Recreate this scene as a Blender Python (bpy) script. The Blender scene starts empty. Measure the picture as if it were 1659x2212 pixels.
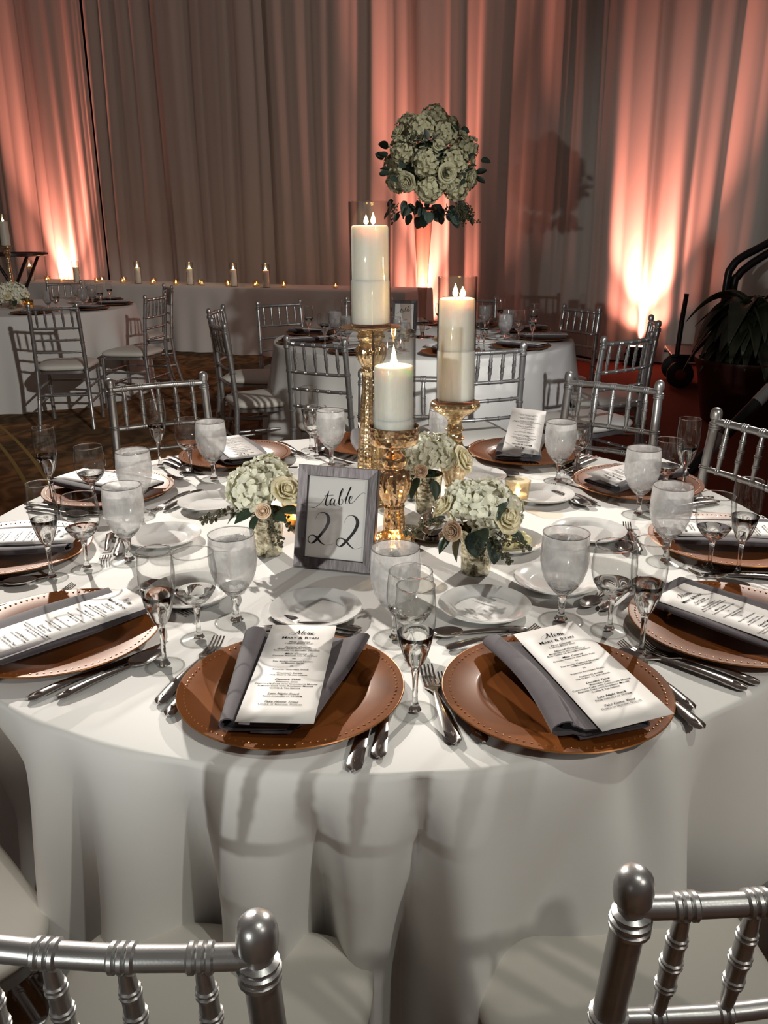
import bpy, math, random
from mathutils import Vector, Matrix, noise

PI = math.pi
D = bpy.data
SC = bpy.context.scene
COL = SC.collection
random.seed(7)
R = math.radians

# ------------------------------------------------------------------ camera
TH = 0.76                                  # height of the table tops
f_px, pitch, roll = 1835.25, R(18.539), R(-0.397)
cam = D.cameras.new('camera')
cam.sensor_fit = 'VERTICAL'; cam.sensor_height = 24.0
cam.lens = f_px / 2212 * 24.0
cam.clip_start = 0.05; cam.clip_end = 80
cam_o = D.objects.new('camera', cam); COL.objects.link(cam_o)
fw = Vector((0, math.cos(pitch), -math.sin(pitch)))
up = Vector((0, math.sin(pitch), math.cos(pitch)))
rt = Vector((1, 0, 0))
r2 = rt * math.cos(roll) + up * math.sin(roll)
u2 = -rt * math.sin(roll) + up * math.cos(roll)
M = Matrix((r2, u2, -fw)).transposed().to_4x4()
M.translation = Vector((0, 0, TH + 0.6513))
cam_o.matrix_world = M
SC.camera = cam_o

# ------------------------------------------------------------------ view, world
SC.view_settings.view_transform = 'Standard'
SC.view_settings.look = 'None'
SC.view_settings.gamma = 1.0
SC.view_settings.use_curve_mapping = False
SC.view_settings.exposure = 0.0
w = D.worlds.new('world'); SC.world = w
w.use_nodes = True
w.node_tree.nodes['Background'].inputs[0].default_value = (0.068, 0.052, 0.047, 1)
w.node_tree.nodes['Background'].inputs[1].default_value = 1.0
cy = SC.cycles
cy.max_bounces = 12; cy.diffuse_bounces = 3; cy.glossy_bounces = 4
cy.transmission_bounces = 8; cy.transparent_max_bounces = 24
cy.caustics_reflective = False; cy.caustics_refractive = False
cy.sample_clamp_indirect = 4.0
cy.use_denoising = True

# ------------------------------------------------------------------ lights
def aim(o, loc, tgt):
    o.location = loc
    o.rotation_euler = (Vector(tgt) - Vector(loc)).to_track_quat('-Z', 'Y').to_euler()

def spot(name, loc, tgt, power, col, deg, blend, rad=0.06):
    l = D.lights.new(name, 'SPOT'); l.energy = power; l.color = col
    l.spot_size = R(deg); l.spot_blend = blend; l.shadow_soft_size = rad
    o = D.objects.new(name, l); COL.objects.link(o); aim(o, loc, tgt)
    o['kind'] = 'helper'
    return o

def point(name, loc, power, col, rad=0.006):
    l = D.lights.new(name, 'POINT'); l.energy = power; l.color = col; l.shadow_soft_size = rad
    o = D.objects.new(name, l); COL.objects.link(o); o.location = loc
    o['kind'] = 'helper'
    return o

WH = (1.0, 0.93, 0.84)
spot('ceiling_spot_front', (2.6, -1.6, 3.6), (-0.5, 2.9, 0.9), 280, (1.0, 0.95, 0.86), 44, 0.8, 0.06)
spot('ceiling_spot_rear_tables', (2.6, -1.7, 3.6), (-1.4, 6.5, 0.45), 800, (0.97, 0.97, 0.92), 23, 0.5, 0.06)
spot('floor_stand_light', (-2.4, -2.9, 1.55), (0.0, 1.8, 1.44), 560, (0.97, 1.0, 0.95), 25, 0.85, 0.04)
spot('ceiling_spot_back', (-3.4, 7.4, 4.3), (0.1, 1.25, 0.76), 3200, WH, 17, 0.6, 0.06)
spot('ceiling_spot_side', (3.4, 6.9, 4.6), (0.25, 1.25, 0.76), 1400, WH, 21, 0.6, 0.06)
spot('corner_seat_fill', (-2.6, -0.9, 4.8), (-0.72, 0.98, 0.47), 260, WH, 7, 0.7, 0.05)  # added lamp that brightens the chair seat in the lower left corner
spot('front_seats_fill', (1.3, -0.8, 5.2), (0.1, 0.78, 0.47), 160, (0.98, 1.0, 0.90), 17, 0.6, 0.05)  # added high above the front chairs to lift their seats
spot('second_table_fill', (2.6, -1.75, 3.6), (0.55, 4.7, 0.45), 650, (0.94, 0.97, 1.0), 12, 0.5, 0.05)  # extra beam added to brighten the second table's near cloth
spot('drape_fill_left', (2.6, 2.6, 5.6), (-3.4, 12.6, 2.2), 430, (1.0, 0.72, 0.60), 52, 1.0, 0.15)  # added fill that raises the drapes between the uplights, unseen source
spot('drape_fill_right', (-4.5, 3.5, 5.6), (4.0, 8.7, 1.7), 150, (1.0, 0.86, 0.76), 20, 1.0, 0.15)  # likewise an added fill, for the drape at the right edge

SL = 0.55                                    # the drape line runs away to the left
SN = math.hypot(1, SL)
def curtain_y(x): return 9.28 + SL * (2.95 - x)
dirx, diry = 1 / SN, -SL / SN              # along the drape line, towards the right
nrx, nry = SL / SN, 1 / SN                 # away from the camera
UPC = (1.0, 0.30, 0.21)
PH = [random.uniform(0, 50) for _ in range(6)]
def fold_depth(s, z):
    k = s + 0.03 * math.sin(z * 0.7 + s * 3.1)
    n = noise.noise
    d = 0.11 * n((k * 1.5 + PH[0], 0.3 + z * 0.02, 0)) + 0.06 * n((k * 4.2 + PH[1], 1.3 + z * 0.04, 0)) + 0.018 * n((k * 10.0 + PH[2], 2.1 + z * 0.06, 0))
    wob = n((k * 0.9, 7.7, 0))
    d -= 0.075 * abs(math.sin(k * 4.9 + 2.6 * wob)) + 0.035 * abs(math.sin(k * 11.3 + 3.0 * wob)) - 0.07
    d += 0.004 * n((k * 6, z * 2.5, 3.0))
    for c, wd, am in ((-8.85, .17, .10), (-8.62, .06, .06), (-2.74, .12, .11), (-2.42, .05, .07), (-0.12, .055, .12), (0.15, .12, .06)):
        d -= am * math.exp(-((s + .01 * z - c) / wd) ** 2)
    return d
UPLIGHTS = [(-8.85, 0.17, 1300), (-2.74, 0.15, 1350), (-0.12, 0.17, 1100)]      # distance along the line, distance in front of the folds, power
UPLIGHTS = [(s_, o_ - min(fold_depth(s_ + q * .03, .5) for q in range(-6, 7)), p_) for s_, o_, p_ in UPLIGHTS]
def upos(s, o): return (2.95 + dirx * s - nrx * o, 9.28 + diry * s - nry * o)
for us, uo, pw in UPLIGHTS:
    bx, by = upos(us, uo)
    spot('uplight_lamp', (bx, by, 0.24), (bx + nrx * 0.30, by + nry * 0.30, 4.6), pw, UPC, 44 if us < -1 and us > -4 else 58, 1.0, 0.04)
    spot('uplight_lamp', (bx, by, 0.24), (bx + nrx * 0.36, by + nry * 0.36, 1.6), 60 if us > -1 else 130, UPC, 115, 1.0, 0.04)

# ------------------------------------------------------------------ mesh helpers
class MB:
    def __init__(s): s.v = []; s.f = []
    def add(s, vs, fs):
        n = len(s.v); s.v += [tuple(p) for p in vs]; s.f += [tuple(n + i for i in f) for f in fs]
        return s
    def lathe(s, prof, seg=32, c=(0, 0, 0), mod=None):
        vs = []; fs = []
        n = len(prof)
        for (r, z) in prof:
            for k in range(seg):
                a = 2 * PI * k / seg
                rr = r * (mod(a, z) if mod else 1)
                vs.append((c[0] + rr * math.cos(a), c[1] + rr * math.sin(a), c[2] + z))
        for i in range(n - 1):
            for k in range(seg):
                k2 = (k + 1) % seg
                fs.append((i * seg + k, i * seg + k2, (i + 1) * seg + k2, (i + 1) * seg + k))
        return s.add(vs, fs)
    def disc(s, r, z, seg=32, c=(0, 0), down=False):
        vs = [(c[0] + r * math.cos(2 * PI * k / seg), c[1] + r * math.sin(2 * PI * k / seg), z) for k in range(seg)]
        f = list(range(seg))
        return s.add(vs, [f[::-1] if down else f])
    def tube(s, pts, rad, seg=10, caps=True):
        pts = [Vector(p) for p in pts]; n = len(pts)
        if not hasattr(rad, '__len__'): rad = [rad] * n
        vs = []; fs = []
        t = (pts[1] - pts[0]).normalized()
        ref = Vector((0, 0, 1)) if abs(t.z) < 0.9 else Vector((1, 0, 0))
        nrm = (ref - t * ref.dot(t)).normalized()
        for i in range(n):
            a = pts[max(i - 1, 0)]; b = pts[min(i + 1, n - 1)]
            if (b - a).length > 1e-9: t = (b - a).normalized()
            nn = nrm - t * nrm.dot(t)
            if nn.length > 1e-6: nrm = nn.normalized()
            bn = t.cross(nrm)
            for k in range(seg):
                an = 2 * PI * k / seg
                vs.append(pts[i] + (nrm * math.cos(an) + bn * math.sin(an)) * rad[i])
        for i in range(n - 1):
            for k in range(seg):
                k2 = (k + 1) % seg
                fs.append((i * seg + k, i * seg + k2, (i + 1) * seg + k2, (i + 1) * seg + k))
        if caps:
            fs.append(tuple(range(seg))[::-1]); fs.append(tuple((n - 1) * seg + k for k in range(seg)))
        return s.add(vs, fs)
    def box(s, c, d, rz=0, ch=0.0):
        x, y, z = d[0] / 2, d[1] / 2, d[2] / 2
        if ch <= 0:
            vs = [(i * x, j * y, k * z) for k in (-1, 1) for j in (-1, 1) for i in (-1, 1)]
            fs = [(0, 2, 3, 1), (4, 5, 7, 6), (0, 1, 5, 4), (2, 6, 7, 3), (0, 4, 6, 2), (1, 3, 7, 5)]
        else:
            vs = []; 
            for zz, e in ((-z, ch), (-z + ch, 0), (z - ch, 0), (z, ch)):
                for (i, j) in ((-1, -1), (1, -1), (1, 1), (-1, 1)):
                    vs.append((i * (x - e), j * (y - e), zz))
            fs = [(3, 2, 1, 0), (12, 13, 14, 15)]
            for l in range(3):
                for k in range(4):
                    k2 = (k + 1) % 4
                    fs.append((l * 4 + k, l * 4 + k2, l * 4 + 4 + k2, l * 4 + 4 + k))
        ca, sa = math.cos(rz), math.sin(rz)
        return s.add([(c[0] + a * ca - b * sa, c[1] + a * sa + b * ca, c[2] + e) for a, b, e in vs], fs)
    def ball(s, c, r, seg=12, rings=8):
        if not hasattr(r, '__len__'): r = (r, r, r)
        vs = [(c[0], c[1], c[2] - r[2])]; fs = []
        for i in range(1, rings):
            p = -PI / 2 + PI * i / rings
            for k in range(seg):
                a = 2 * PI * k / seg
                vs.append((c[0] + r[0] * math.cos(p) * math.cos(a), c[1] + r[1] * math.cos(p) * math.sin(a), c[2] + r[2] * math.sin(p)))
        vs.append((c[0], c[1], c[2] + r[2])); L = len(vs) - 1
        for k in range(seg):
            k2 = (k + 1) % seg
            fs.append((0, 1 + k2, 1 + k))
            for i in range(rings - 2):
                b = 1 + i * seg
                fs.append((b + k, b + k2, b + seg + k2, b + seg + k))
            b = 1 + (rings - 2) * seg
            fs.append((b + k, b + k2, L))
        return s.add(vs, fs)
    def grid(s, fn, nu, nv, closed_u=False):
        vs = [fn(i / (nu if closed_u else nu - 1), j / (nv - 1)) for j in range(nv) for i in range(nu)]
        fs = []
        for j in range(nv - 1):
            for i in range(nu if closed_u else nu - 1):
                i2 = (i + 1) % nu
                fs.append((j * nu + i, j * nu + i2, (j + 1) * nu + i2, (j + 1) * nu + i))
        return s.add(vs, fs)
    def slab(s, fn, nu, nv, th):
        """closed sheet of thickness th: fn(u,v)->(x,y,z), offset along normal"""
        P = [[Vector(fn(i / (nu - 1), j / (nv - 1))) for i in range(nu)] for j in range(nv)]
        top = []; bot = []
        for j in range(nv):
            for i in range(nu):
                du = P[j][min(i + 1, nu - 1)] - P[j][max(i - 1, 0)]
                dv = P[min(j + 1, nv - 1)][i] - P[max(j - 1, 0)][i]
                n = du.cross(dv)
                n = n.normalized() if n.length > 1e-12 else Vector((0, 0, 1))
                top.append(P[j][i] + n * th / 2); bot.append(P[j][i] - n * th / 2)
        N = nu * nv; fs = []
        for j in range(nv - 1):
            for i in range(nu - 1):
                a, b, c, d = j * nu + i, j * nu + i + 1, (j + 1) * nu + i + 1, (j + 1) * nu + i
                fs.append((a, b, c, d)); fs.append((N + d, N + c, N + b, N + a))
        for i in range(nu - 1):
            fs.append((i + 1, i, N + i, N + i + 1)); q = (nv - 1) * nu
            fs.append((q + i, q + i + 1, N + q + i + 1, N + q + i))
        for j in range(nv - 1):
            fs.append((j * nu, (j + 1) * nu, N + (j + 1) * nu, N + j * nu)); q = nu - 1
            fs.append(((j + 1) * nu + q, j * nu + q, N + j * nu + q, N + (j + 1) * nu + q))
        return s.add(top + bot, fs)
    def xf(s, m, since=0):
        s.v = s.v[:since] + [tuple(m @ Vector(p)) for p in s.v[since:]]
        return s
    def mesh(s, name, mat, ang=40):
        me = D.meshes.new(name); me.from_pydata(s.v, [], s.f); me.validate(); me.update()
        me.polygons.foreach_set('use_smooth', [True] * len(me.polygons))
        if ang is not None: me.set_sharp_from_angle(angle=R(ang))
        if mat: me.materials.append(mat)
        return me

CACHE = {}
def cached(key, fn, mat, ang=40):
    k = (key, mat.name if mat else None)
    if k not in CACHE: CACHE[k] = fn().mesh(key, mat, ang)
    return CACHE[k]

def part(name, me, parent=None, loc=(0, 0, 0), rot=(0, 0, 0), sc=None, label=None, kind=None):
    o = D.objects.new(name, me); COL.objects.link(o)
    o.location = loc; o.rotation_euler = rot
    if sc is not None: o.scale = sc if hasattr(sc, '__len__') else (sc,) * 3
    if parent is not None: o.parent = parent
    if label: o['label'] = label
    if kind: o['kind'] = kind
    return o

def tag(o, label, cat, group=None, kind=None):
    o['label'] = label; o['category'] = cat
    if group: o['group'] = group
    if kind: o['kind'] = kind
    return o

def thing(name, label, cat, loc=(0, 0, 0), rz=0, group=None, rot=None):
    o = D.objects.new(name, None); COL.objects.link(o)
    o.empty_display_size = 0.05
    o.location = loc; o.rotation_euler = rot if rot else (0, 0, rz)
    return tag(o, label, cat, group)

# ------------------------------------------------------------------ materials
def lin(r, g, b):
    f = lambda c: (c / 255) / 12.92 if c / 255 <= 0.04045 else ((c / 255 + 0.055) / 1.055) ** 2.4
    return (f(r), f(g), f(b), 1)

def nm(name):
    m = D.materials.new(name); m.use_nodes = True
    nt = m.node_tree
    return m, nt, nt.nodes, nt.links, nt.nodes['Principled BSDF'], nt.nodes['Material Output']

def tex_noise(nt, scale, detail=3, rough=0.5, coord='Object', stretch=None):
    tc = nt.nodes.new('ShaderNodeTexCoord'); n = nt.nodes.new('ShaderNodeTexNoise')
    n.inputs['Scale'].default_value = scale; n.inputs['Detail'].default_value = detail
    n.inputs['Roughness'].default_value = rough
    if stretch:
        mp = nt.nodes.new('ShaderNodeMapping'); mp.inputs['Scale'].default_value = stretch
        nt.links.new(tc.outputs[coord], mp.inputs[0]); nt.links.new(mp.outputs[0], n.inputs['Vector'])
    else:
        nt.links.new(tc.outputs[coord], n.inputs['Vector'])
    return n

def ramp(nt, src, stops):
    r = nt.nodes.new('ShaderNodeValToRGB'); e = r.color_ramp.elements
    while len(e) < len(stops): e.new(0.5)
    for el, (p, c) in zip(e, stops): el.position = p; el.color = c
    nt.links.new(src, r.inputs[0]); return r

def pbr(name, col, rough=0.5, metal=0.0, var=None, vscale=20, bump=0, bscale=200, bdist=0.001, stretch=None, **kw):
    m, nt, N, L, b, out = nm(name)
    b.inputs['Base Color'].default_value = col
    b.inputs['Roughness'].default_value = rough; b.inputs['Metallic'].default_value = metal
    for k, v in kw.items(): b.inputs[k.replace('_', ' ')].default_value = v
    if var:
        n = tex_noise(nt, vscale, 4, stretch=stretch)
        r = ramp(nt, n.outputs['Fac'], [(0.35, col), (0.65, var)])
        L.new(r.outputs[0], b.inputs['Base Color'])
    if bump:
        n = tex_noise(nt, bscale, 2, stretch=stretch); bp = N.new('ShaderNodeBump')
        bp.inputs['Strength'].default_value = bump; bp.inputs['Distance'].default_value = bdist
        L.new(n.outputs['Fac'], bp.inputs['Height']); L.new(bp.outputs[0], b.inputs['Normal'])
    return m

def schlick(nt, f0, top):
    """two-sided Schlick reflectance"""
    lw = nt.nodes.new('ShaderNodeLayerWeight'); lw.inputs['Blend'].default_value = 0.5
    p = nt.nodes.new('ShaderNodeMath'); p.operation = 'POWER'; p.inputs[1].default_value = 4.0
    nt.links.new(lw.outputs['Facing'], p.inputs[0])
    m = nt.nodes.new('ShaderNodeMath'); m.operation = 'MULTIPLY_ADD'; m.inputs[1].default_value = top; m.inputs[2].default_value = f0
    nt.links.new(p.outputs[0], m.inputs[0]); return m.outputs[0]

def thin_glass(name, tint=(0.97, 0.975, 0.97, 1), edge=0.6, gl=(1, 1, 1, 1), rough=0.05, dark=0.8):
    m, nt, N, L, b, out = nm(name); N.remove(b)
    t = N.new('ShaderNodeBsdfTransparent')
    lw = N.new('ShaderNodeLayerWeight'); lw.inputs['Blend'].default_value = 0.5      # longer path through the wall at grazing angles
    cr_ = ramp(nt, lw.outputs['Facing'], [(0.0, tint), (0.5, tuple(c * .96 for c in tint[:3]) + (1,)), (0.8, tuple(c * (1 - dark * .5) for c in tint[:3]) + (1,)), (1.0, tuple(c * (1 - dark) for c in tint[:3]) + (1,))])
    L.new(cr_.outputs[0], t.inputs[0])
    g = N.new('ShaderNodeBsdfGlossy'); g.inputs[0].default_value = gl; g.inputs['Roughness'].default_value = rough
    mx = N.new('ShaderNodeMixShader'); L.new(schlick(nt, 0.045, edge), mx.inputs[0])
    L.new(t.outputs[0], mx.inputs[1]); L.new(g.outputs[0], mx.inputs[2]); L.new(mx.outputs[0], out.inputs[0])
    return m

def frosted(name, dens=(0.28, 0.66), col=(0.74, 0.74, 0.74, 1), scale=35, stretch=(1, 1, 0.6)):
    """glass under condensation: clear glass mixed with a milky film"""
    m, nt, N, L, b, out = nm(name); N.remove(b)
    t = N.new('ShaderNodeBsdfTransparent'); t.inputs[0].default_value = (0.95, 0.95, 0.95, 1)
    d = N.new('ShaderNodeBsdfDiffuse'); d.inputs[0].default_value = col
    tr = N.new('ShaderNodeBsdfTranslucent'); tr.inputs[0].default_value = col
    ad = N.new('ShaderNodeMixShader'); ad.inputs[0].default_value = 0.5
    L.new(d.outputs[0], ad.inputs[1]); L.new(tr.outputs[0], ad.inputs[2])
    n = tex_noise(nt, scale, 5, 0.65, stretch=stretch)
    mr = N.new('ShaderNodeMapRange'); mr.inputs[1].default_value = 0.3; mr.inputs[2].default_value = 0.7
    mr.inputs[3].default_value = dens[0]; mr.inputs[4].default_value = dens[1]
    L.new(n.outputs['Fac'], mr.inputs[0])
    tc = N.new('ShaderNodeTexCoord'); sx = N.new('ShaderNodeSeparateXYZ'); L.new(tc.outputs['Object'], sx.inputs[0])
    mz = N.new('ShaderNodeMapRange'); mz.inputs[1].default_value = 0.055; mz.inputs[2].default_value = 0.105
    mz.inputs[3].default_value = 0.35; mz.inputs[4].default_value = 1.0; L.new(sx.outputs['Z'], mz.inputs[0])
    mu = N.new('ShaderNodeMath'); mu.operation = 'MULTIPLY'; L.new(mr.outputs[0], mu.inputs[0]); L.new(mz.outputs[0], mu.inputs[1])
    m1 = N.new('ShaderNodeMixShader'); L.new(mu.outputs[0], m1.inputs[0])
    L.new(t.outputs[0], m1.inputs[1]); L.new(ad.outputs[0], m1.inputs[2])
    g = N.new('ShaderNodeBsdfGlossy'); g.inputs['Roughness'].default_value = 0.12
    m2 = N.new('ShaderNodeMixShader'); L.new(schlick(nt, 0.04, 0.5), m2.inputs[0])
    L.new(m1.outputs[0], m2.inputs[1]); L.new(g.outputs[0], m2.inputs[2]); L.new(m2.outputs[0], out.inputs[0])
    return m

def emit(name, col, s, mis=True):
    m, nt, N, L, b, out = nm(name); N.remove(b)
    e = N.new('ShaderNodeEmission'); e.inputs[0].default_value = col; e.inputs[1].default_value = s
    L.new(e.outputs[0], out.inputs[0])
    if not mis: m.cycles.emission_sampling = 'NONE'
    return m

def mercury(name, light, dark, clear=0.0, scale=60, rough=0.16):
    m, nt, N, L, b, out = nm(name)
    n = tex_noise(nt, scale, 6, 0.7)
    r = ramp(nt, n.outputs['Fac'], [(0.38, dark), (0.6, light)])
    L.new(r.outputs[0], b.inputs['Base Color'])
    b.inputs['Metallic'].default_value = 0.95; b.inputs['Roughness'].default_value = rough
    v = N.new('ShaderNodeTexVoronoi'); v.inputs['Scale'].default_value = scale * 2
    tc = N.new('ShaderNodeTexCoord'); L.new(tc.outputs['Object'], v.inputs['Vector'])
    bp = N.new('ShaderNodeBump'); bp.inputs['Strength'].default_value = 0.5; bp.inputs['Distance'].default_value = 0.002
    L.new(v.outputs['Distance'], bp.inputs['Height']); L.new(bp.outputs[0], b.inputs['Normal'])
    if clear > 0:
        t = N.new('ShaderNodeBsdfTransparent'); t.inputs[0].default_value = (light[0] ** .5, light[1] ** .5, light[2] ** .5, 1)
        n2 = tex_noise(nt, scale * 0.7, 5, 0.7)
        mr = N.new('ShaderNodeMapRange'); mr.inputs[1].default_value = 0.4; mr.inputs[2].default_value = 0.6
        mr.inputs[3].default_value = clear * 0.3; mr.inputs[4].default_value = clear
        L.new(n2.outputs['Fac'], mr.inputs[0])
        mx = N.new('ShaderNodeMixShader'); L.new(mr.outputs[0], mx.inputs[0])
        L.new(b.outputs[0], mx.inputs[1]); L.new(t.outputs[0], mx.inputs[2]); L.new(mx.outputs[0], out.inputs[0])
    return m

def cloth_mat(name, col, weave=1400, sheen=0.15):
    m = pbr(name, col, 0.85, bump=0.12, bscale=weave, bdist=0.0006)
    m.node_tree.nodes['Principled BSDF'].inputs['Sheen Weight'].default_value = sheen
    m.node_tree.nodes['Principled BSDF'].inputs['Specular IOR Level'].default_value = 0.2
    return m

MT = {}
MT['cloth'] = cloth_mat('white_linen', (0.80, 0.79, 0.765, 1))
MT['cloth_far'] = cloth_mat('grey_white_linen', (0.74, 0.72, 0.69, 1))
MT['drape'] = cloth_mat('drape_fabric', (0.62, 0.58, 0.54, 1), 300, 0.1)
MT['charger'] = pbr('copper_charger_glaze', lin(124, 70, 30), 0.42, 0.05, var=lin(112, 62, 26), vscale=9, bump=0.05, bscale=300, Coat_Weight=0.05, Coat_Roughness=0.15, Specular_IOR_Level=0.14)
MT['charger_edge'] = pbr('gold_bead_rim', lin(158, 104, 56), 0.35, 0.5)
MT['napkin'] = pbr('grey_napkin_linen', lin(78, 71, 77), 0.85, var=lin(72, 65, 71), vscale=60, bump=0.25, bscale=900, bdist=0.0006, Sheen_Weight=0.2)
MT['paper'] = pbr('menu_card_paper', (0.72, 0.695, 0.67, 1), 0.55)
MT['ink'] = pbr('black_ink', (0.008, 0.008, 0.009, 1), 0.95, Specular_IOR_Level=0.05)
MT['steel'] = pbr('polished_flatware_steel', (0.62, 0.58, 0.55, 1), 0.14, 1.0)
MT['silver'] = pbr('silver_paint', (0.52, 0.52, 0.515, 1), 0.33, 0.85, var=(0.46, 0.455, 0.45, 1), vscale=40, bump=0.06, bscale=500)
MT['ivory'] = pbr('ivory_seat_vinyl', (0.78, 0.75, 0.68, 1), 0.55, bump=0.05, bscale=600)
MT['china'] = pbr('white_china', (0.82, 0.81, 0.79, 1), 0.12, Coat_Weight=0.5)
MT['thin'] = thin_glass('clear_thin_glass')
MT['foot'] = thin_glass('glass_foot', (0.95, 0.955, 0.95, 1), 0.5, rough=0.06, dark=0.4)
MT['cyl'] = thin_glass('hurricane_glass', (0.96, 0.955, 0.94, 1), 0.3)
m_, nt_, N_, L_, b_, o_ = nm('solid_glass')
b_.inputs['Base Color'].default_value = (0.98, 0.985, 0.98, 1); b_.inputs['Roughness'].default_value = 0.0
b_.inputs['Transmission Weight'].default_value = 1.0; b_.inputs['IOR'].default_value = 1.48
MT['glass'] = m_
MT['frost'] = frosted('condensation_on_glass')
MT['water'] = frosted('iced_water', (0.05, 0.45), (0.66, 0.66, 0.66, 1), 45, (1, 1, 2.2))
MT['wax'] = pbr('ivory_candle_wax', (0.95, 0.93, 0.86, 1), 0.45, Subsurface_Weight=0.6, Subsurface_Scale=0.02)
MT['wax'].node_tree.nodes['Principled BSDF'].inputs['Subsurface Radius'].default_value = (1.0, 0.7, 0.4)
MT['wick'] = pbr('charred_wick', (0.02, 0.015, 0.01, 1), 0.9)
MT['flame'] = emit('candle_flame', (1.0, 0.62, 0.22, 1), 26, False)
MT['flame_far'] = emit('far_candle_flame', (1.0, 0.72, 0.38, 1), 14, False)
MT['merc_gold'] = mercury('gold_mercury_glass', (0.98, 0.72, 0.44, 1), (0.55, 0.30, 0.14, 1), 0.15)
MT['merc_pale'] = mercury('pale_gold_mercury_glass', (0.95, 0.78, 0.52, 1), (0.55, 0.38, 0.20, 1), 0.45)
MT['merc_silver'] = mercury('silver_mercury_glass', (0.80, 0.76, 0.58, 1), (0.17, 0.14, 0.09, 1), 0.0, 60, 0.17)
MT['votive'] = mercury('votive_mercury_glass', (0.95, 0.78, 0.5, 1), (0.4, 0.26, 0.12, 1), 0.75, 60)
m_ = thin_glass('amber_votive_glass', (1.0, 0.80, 0.50, 1), 0.35, (1, 0.9, 0.7, 1), 0.1); MT['amber'] = m_
MT['votive_clear'] = thin_glass('clear_votive_glass', (1.0, 0.92, 0.78, 1), 0.35, (1, 0.95, 0.85, 1), 0.1, dark=0.4)
MT['frame'] = pbr('brushed_pewter_frame', lin(96, 90, 91), 0.45, 0.8, var=lin(74, 68, 70), vscale=160, bump=0.35, bscale=260, bdist=0.001, stretch=(1, 0.12, 1))
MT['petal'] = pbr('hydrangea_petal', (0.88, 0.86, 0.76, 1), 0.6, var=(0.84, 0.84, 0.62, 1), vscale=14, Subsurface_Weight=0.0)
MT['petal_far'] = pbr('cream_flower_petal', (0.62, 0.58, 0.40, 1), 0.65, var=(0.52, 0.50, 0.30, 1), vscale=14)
MT['rose'] = pbr('cream_rose_petal', (0.82, 0.72, 0.45, 1), 0.6, var=(0.84, 0.78, 0.56, 1), vscale=40)
MT['blush'] = pbr('blush_rose_petal', (0.84, 0.60, 0.42, 1), 0.6, var=(0.86, 0.70, 0.52, 1), vscale=50)
MT['leaf'] = pbr('dark_green_leaf', lin(40, 58, 42), 0.5, var=lin(58, 76, 58), vscale=40)
MT['euc'] = pbr('grey_green_eucalyptus_leaf', lin(66, 84, 74), 0.6, var=lin(46, 62, 52), vscale=12)
MT['dusty'] = pbr('silver_green_dusty_leaf', lin(118, 122, 118), 0.8)
MT['berry'] = pbr('olive_seed_pod', lin(86, 84, 56), 0.5, var=lin(64, 58, 40), vscale=90)
MT['twig'] = pbr('brown_twig', lin(80, 70, 46), 0.7)
MT['butter'] = pbr('pale_yellow_butter', (0.82, 0.76, 0.42, 1), 0.4, Subsurface_Weight=0.3, Subsurface_Scale=0.01)
MT['plant'] = pbr('dark_plant_leaf', lin(34, 40, 28), 0.45, var=lin(54, 58, 40), vscale=9, Coat_Weight=0.1)
MT['black'] = pbr('black_painted_steel', (0.012, 0.011, 0.012, 1), 0.35, 0.2)
MT['rubber'] = pbr('black_rubber', (0.014, 0.013, 0.013, 1), 0.7)
MT['pot'] = pbr('dark_red_brown_planter', lin(64, 30, 24), 0.4, var=lin(46, 22, 18), vscale=5)
MT['dwood'] = pbr('dark_stained_wood', lin(48, 22, 16), 0.3, var=lin(30, 14, 10), vscale=18, stretch=(1, 1, 0.2), Coat_Weight=0.4)
MT['tape'] = pbr('grey_reflective_tape', (0.30, 0.29, 0.28, 1), 0.35, 0.4)
MT['hub'] = pbr('rusty_wheel_hub', lin(120, 62, 34), 0.5, 0.4)
MT['lens'] = emit('uplight_lens', (1.0, 0.55, 0.38, 1), 9, False)
MT['soil'] = pbr('potting_soil', (0.02, 0.014, 0.01, 1), 0.95)
MT['clear_sh'] = thin_glass('shaker_glass', (0.92, 0.93, 0.93, 1), 0.45)
MT['salt'] = pbr('white_salt', (0.75, 0.75, 0.74, 1), 0.9)

# carpet: brown with woven swirls, gold ribbons
m_, nt_, N_, L_, b_, o_ = nm('patterned_carpet')
b_.inputs['Roughness'].default_value = 0.95; b_.inputs['Specular IOR Level'].default_value = 0.1
tc_ = N_.new('ShaderNodeTexCoord')
n1 = N_.new('ShaderNodeTexNoise'); n1.inputs['Scale'].default_value = 1.1; n1.inputs['Detail'].default_value = 2
L_.new(tc_.outputs['Object'], n1.inputs['Vector'])
r1 = ramp(nt_, n1.outputs['Fac'], [(0.42, lin(140, 108, 76)), (0.5, lin(172, 124, 84)), (0.58, lin(112, 90, 66))])
wv = N_.new('ShaderNodeTexWave'); wv.inputs['Scale'].default_value = 2.2; wv.inputs['Distortion'].default_value = 14
wv.inputs['Detail'].default_value = 3; wv.inputs['Detail Scale'].default_value = 1.4
L_.new(tc_.outputs['Object'], wv.inputs['Vector'])
mxc = N_.new('ShaderNodeMix'); mxc.data_type = 'RGBA'; mxc.blend_type = 'MULTIPLY'; mxc.inputs[0].default_value = 0.45
L_.new(r1.outputs[0], mxc.inputs[6]); L_.new(wv.outputs['Color'], mxc.inputs[7])
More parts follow.
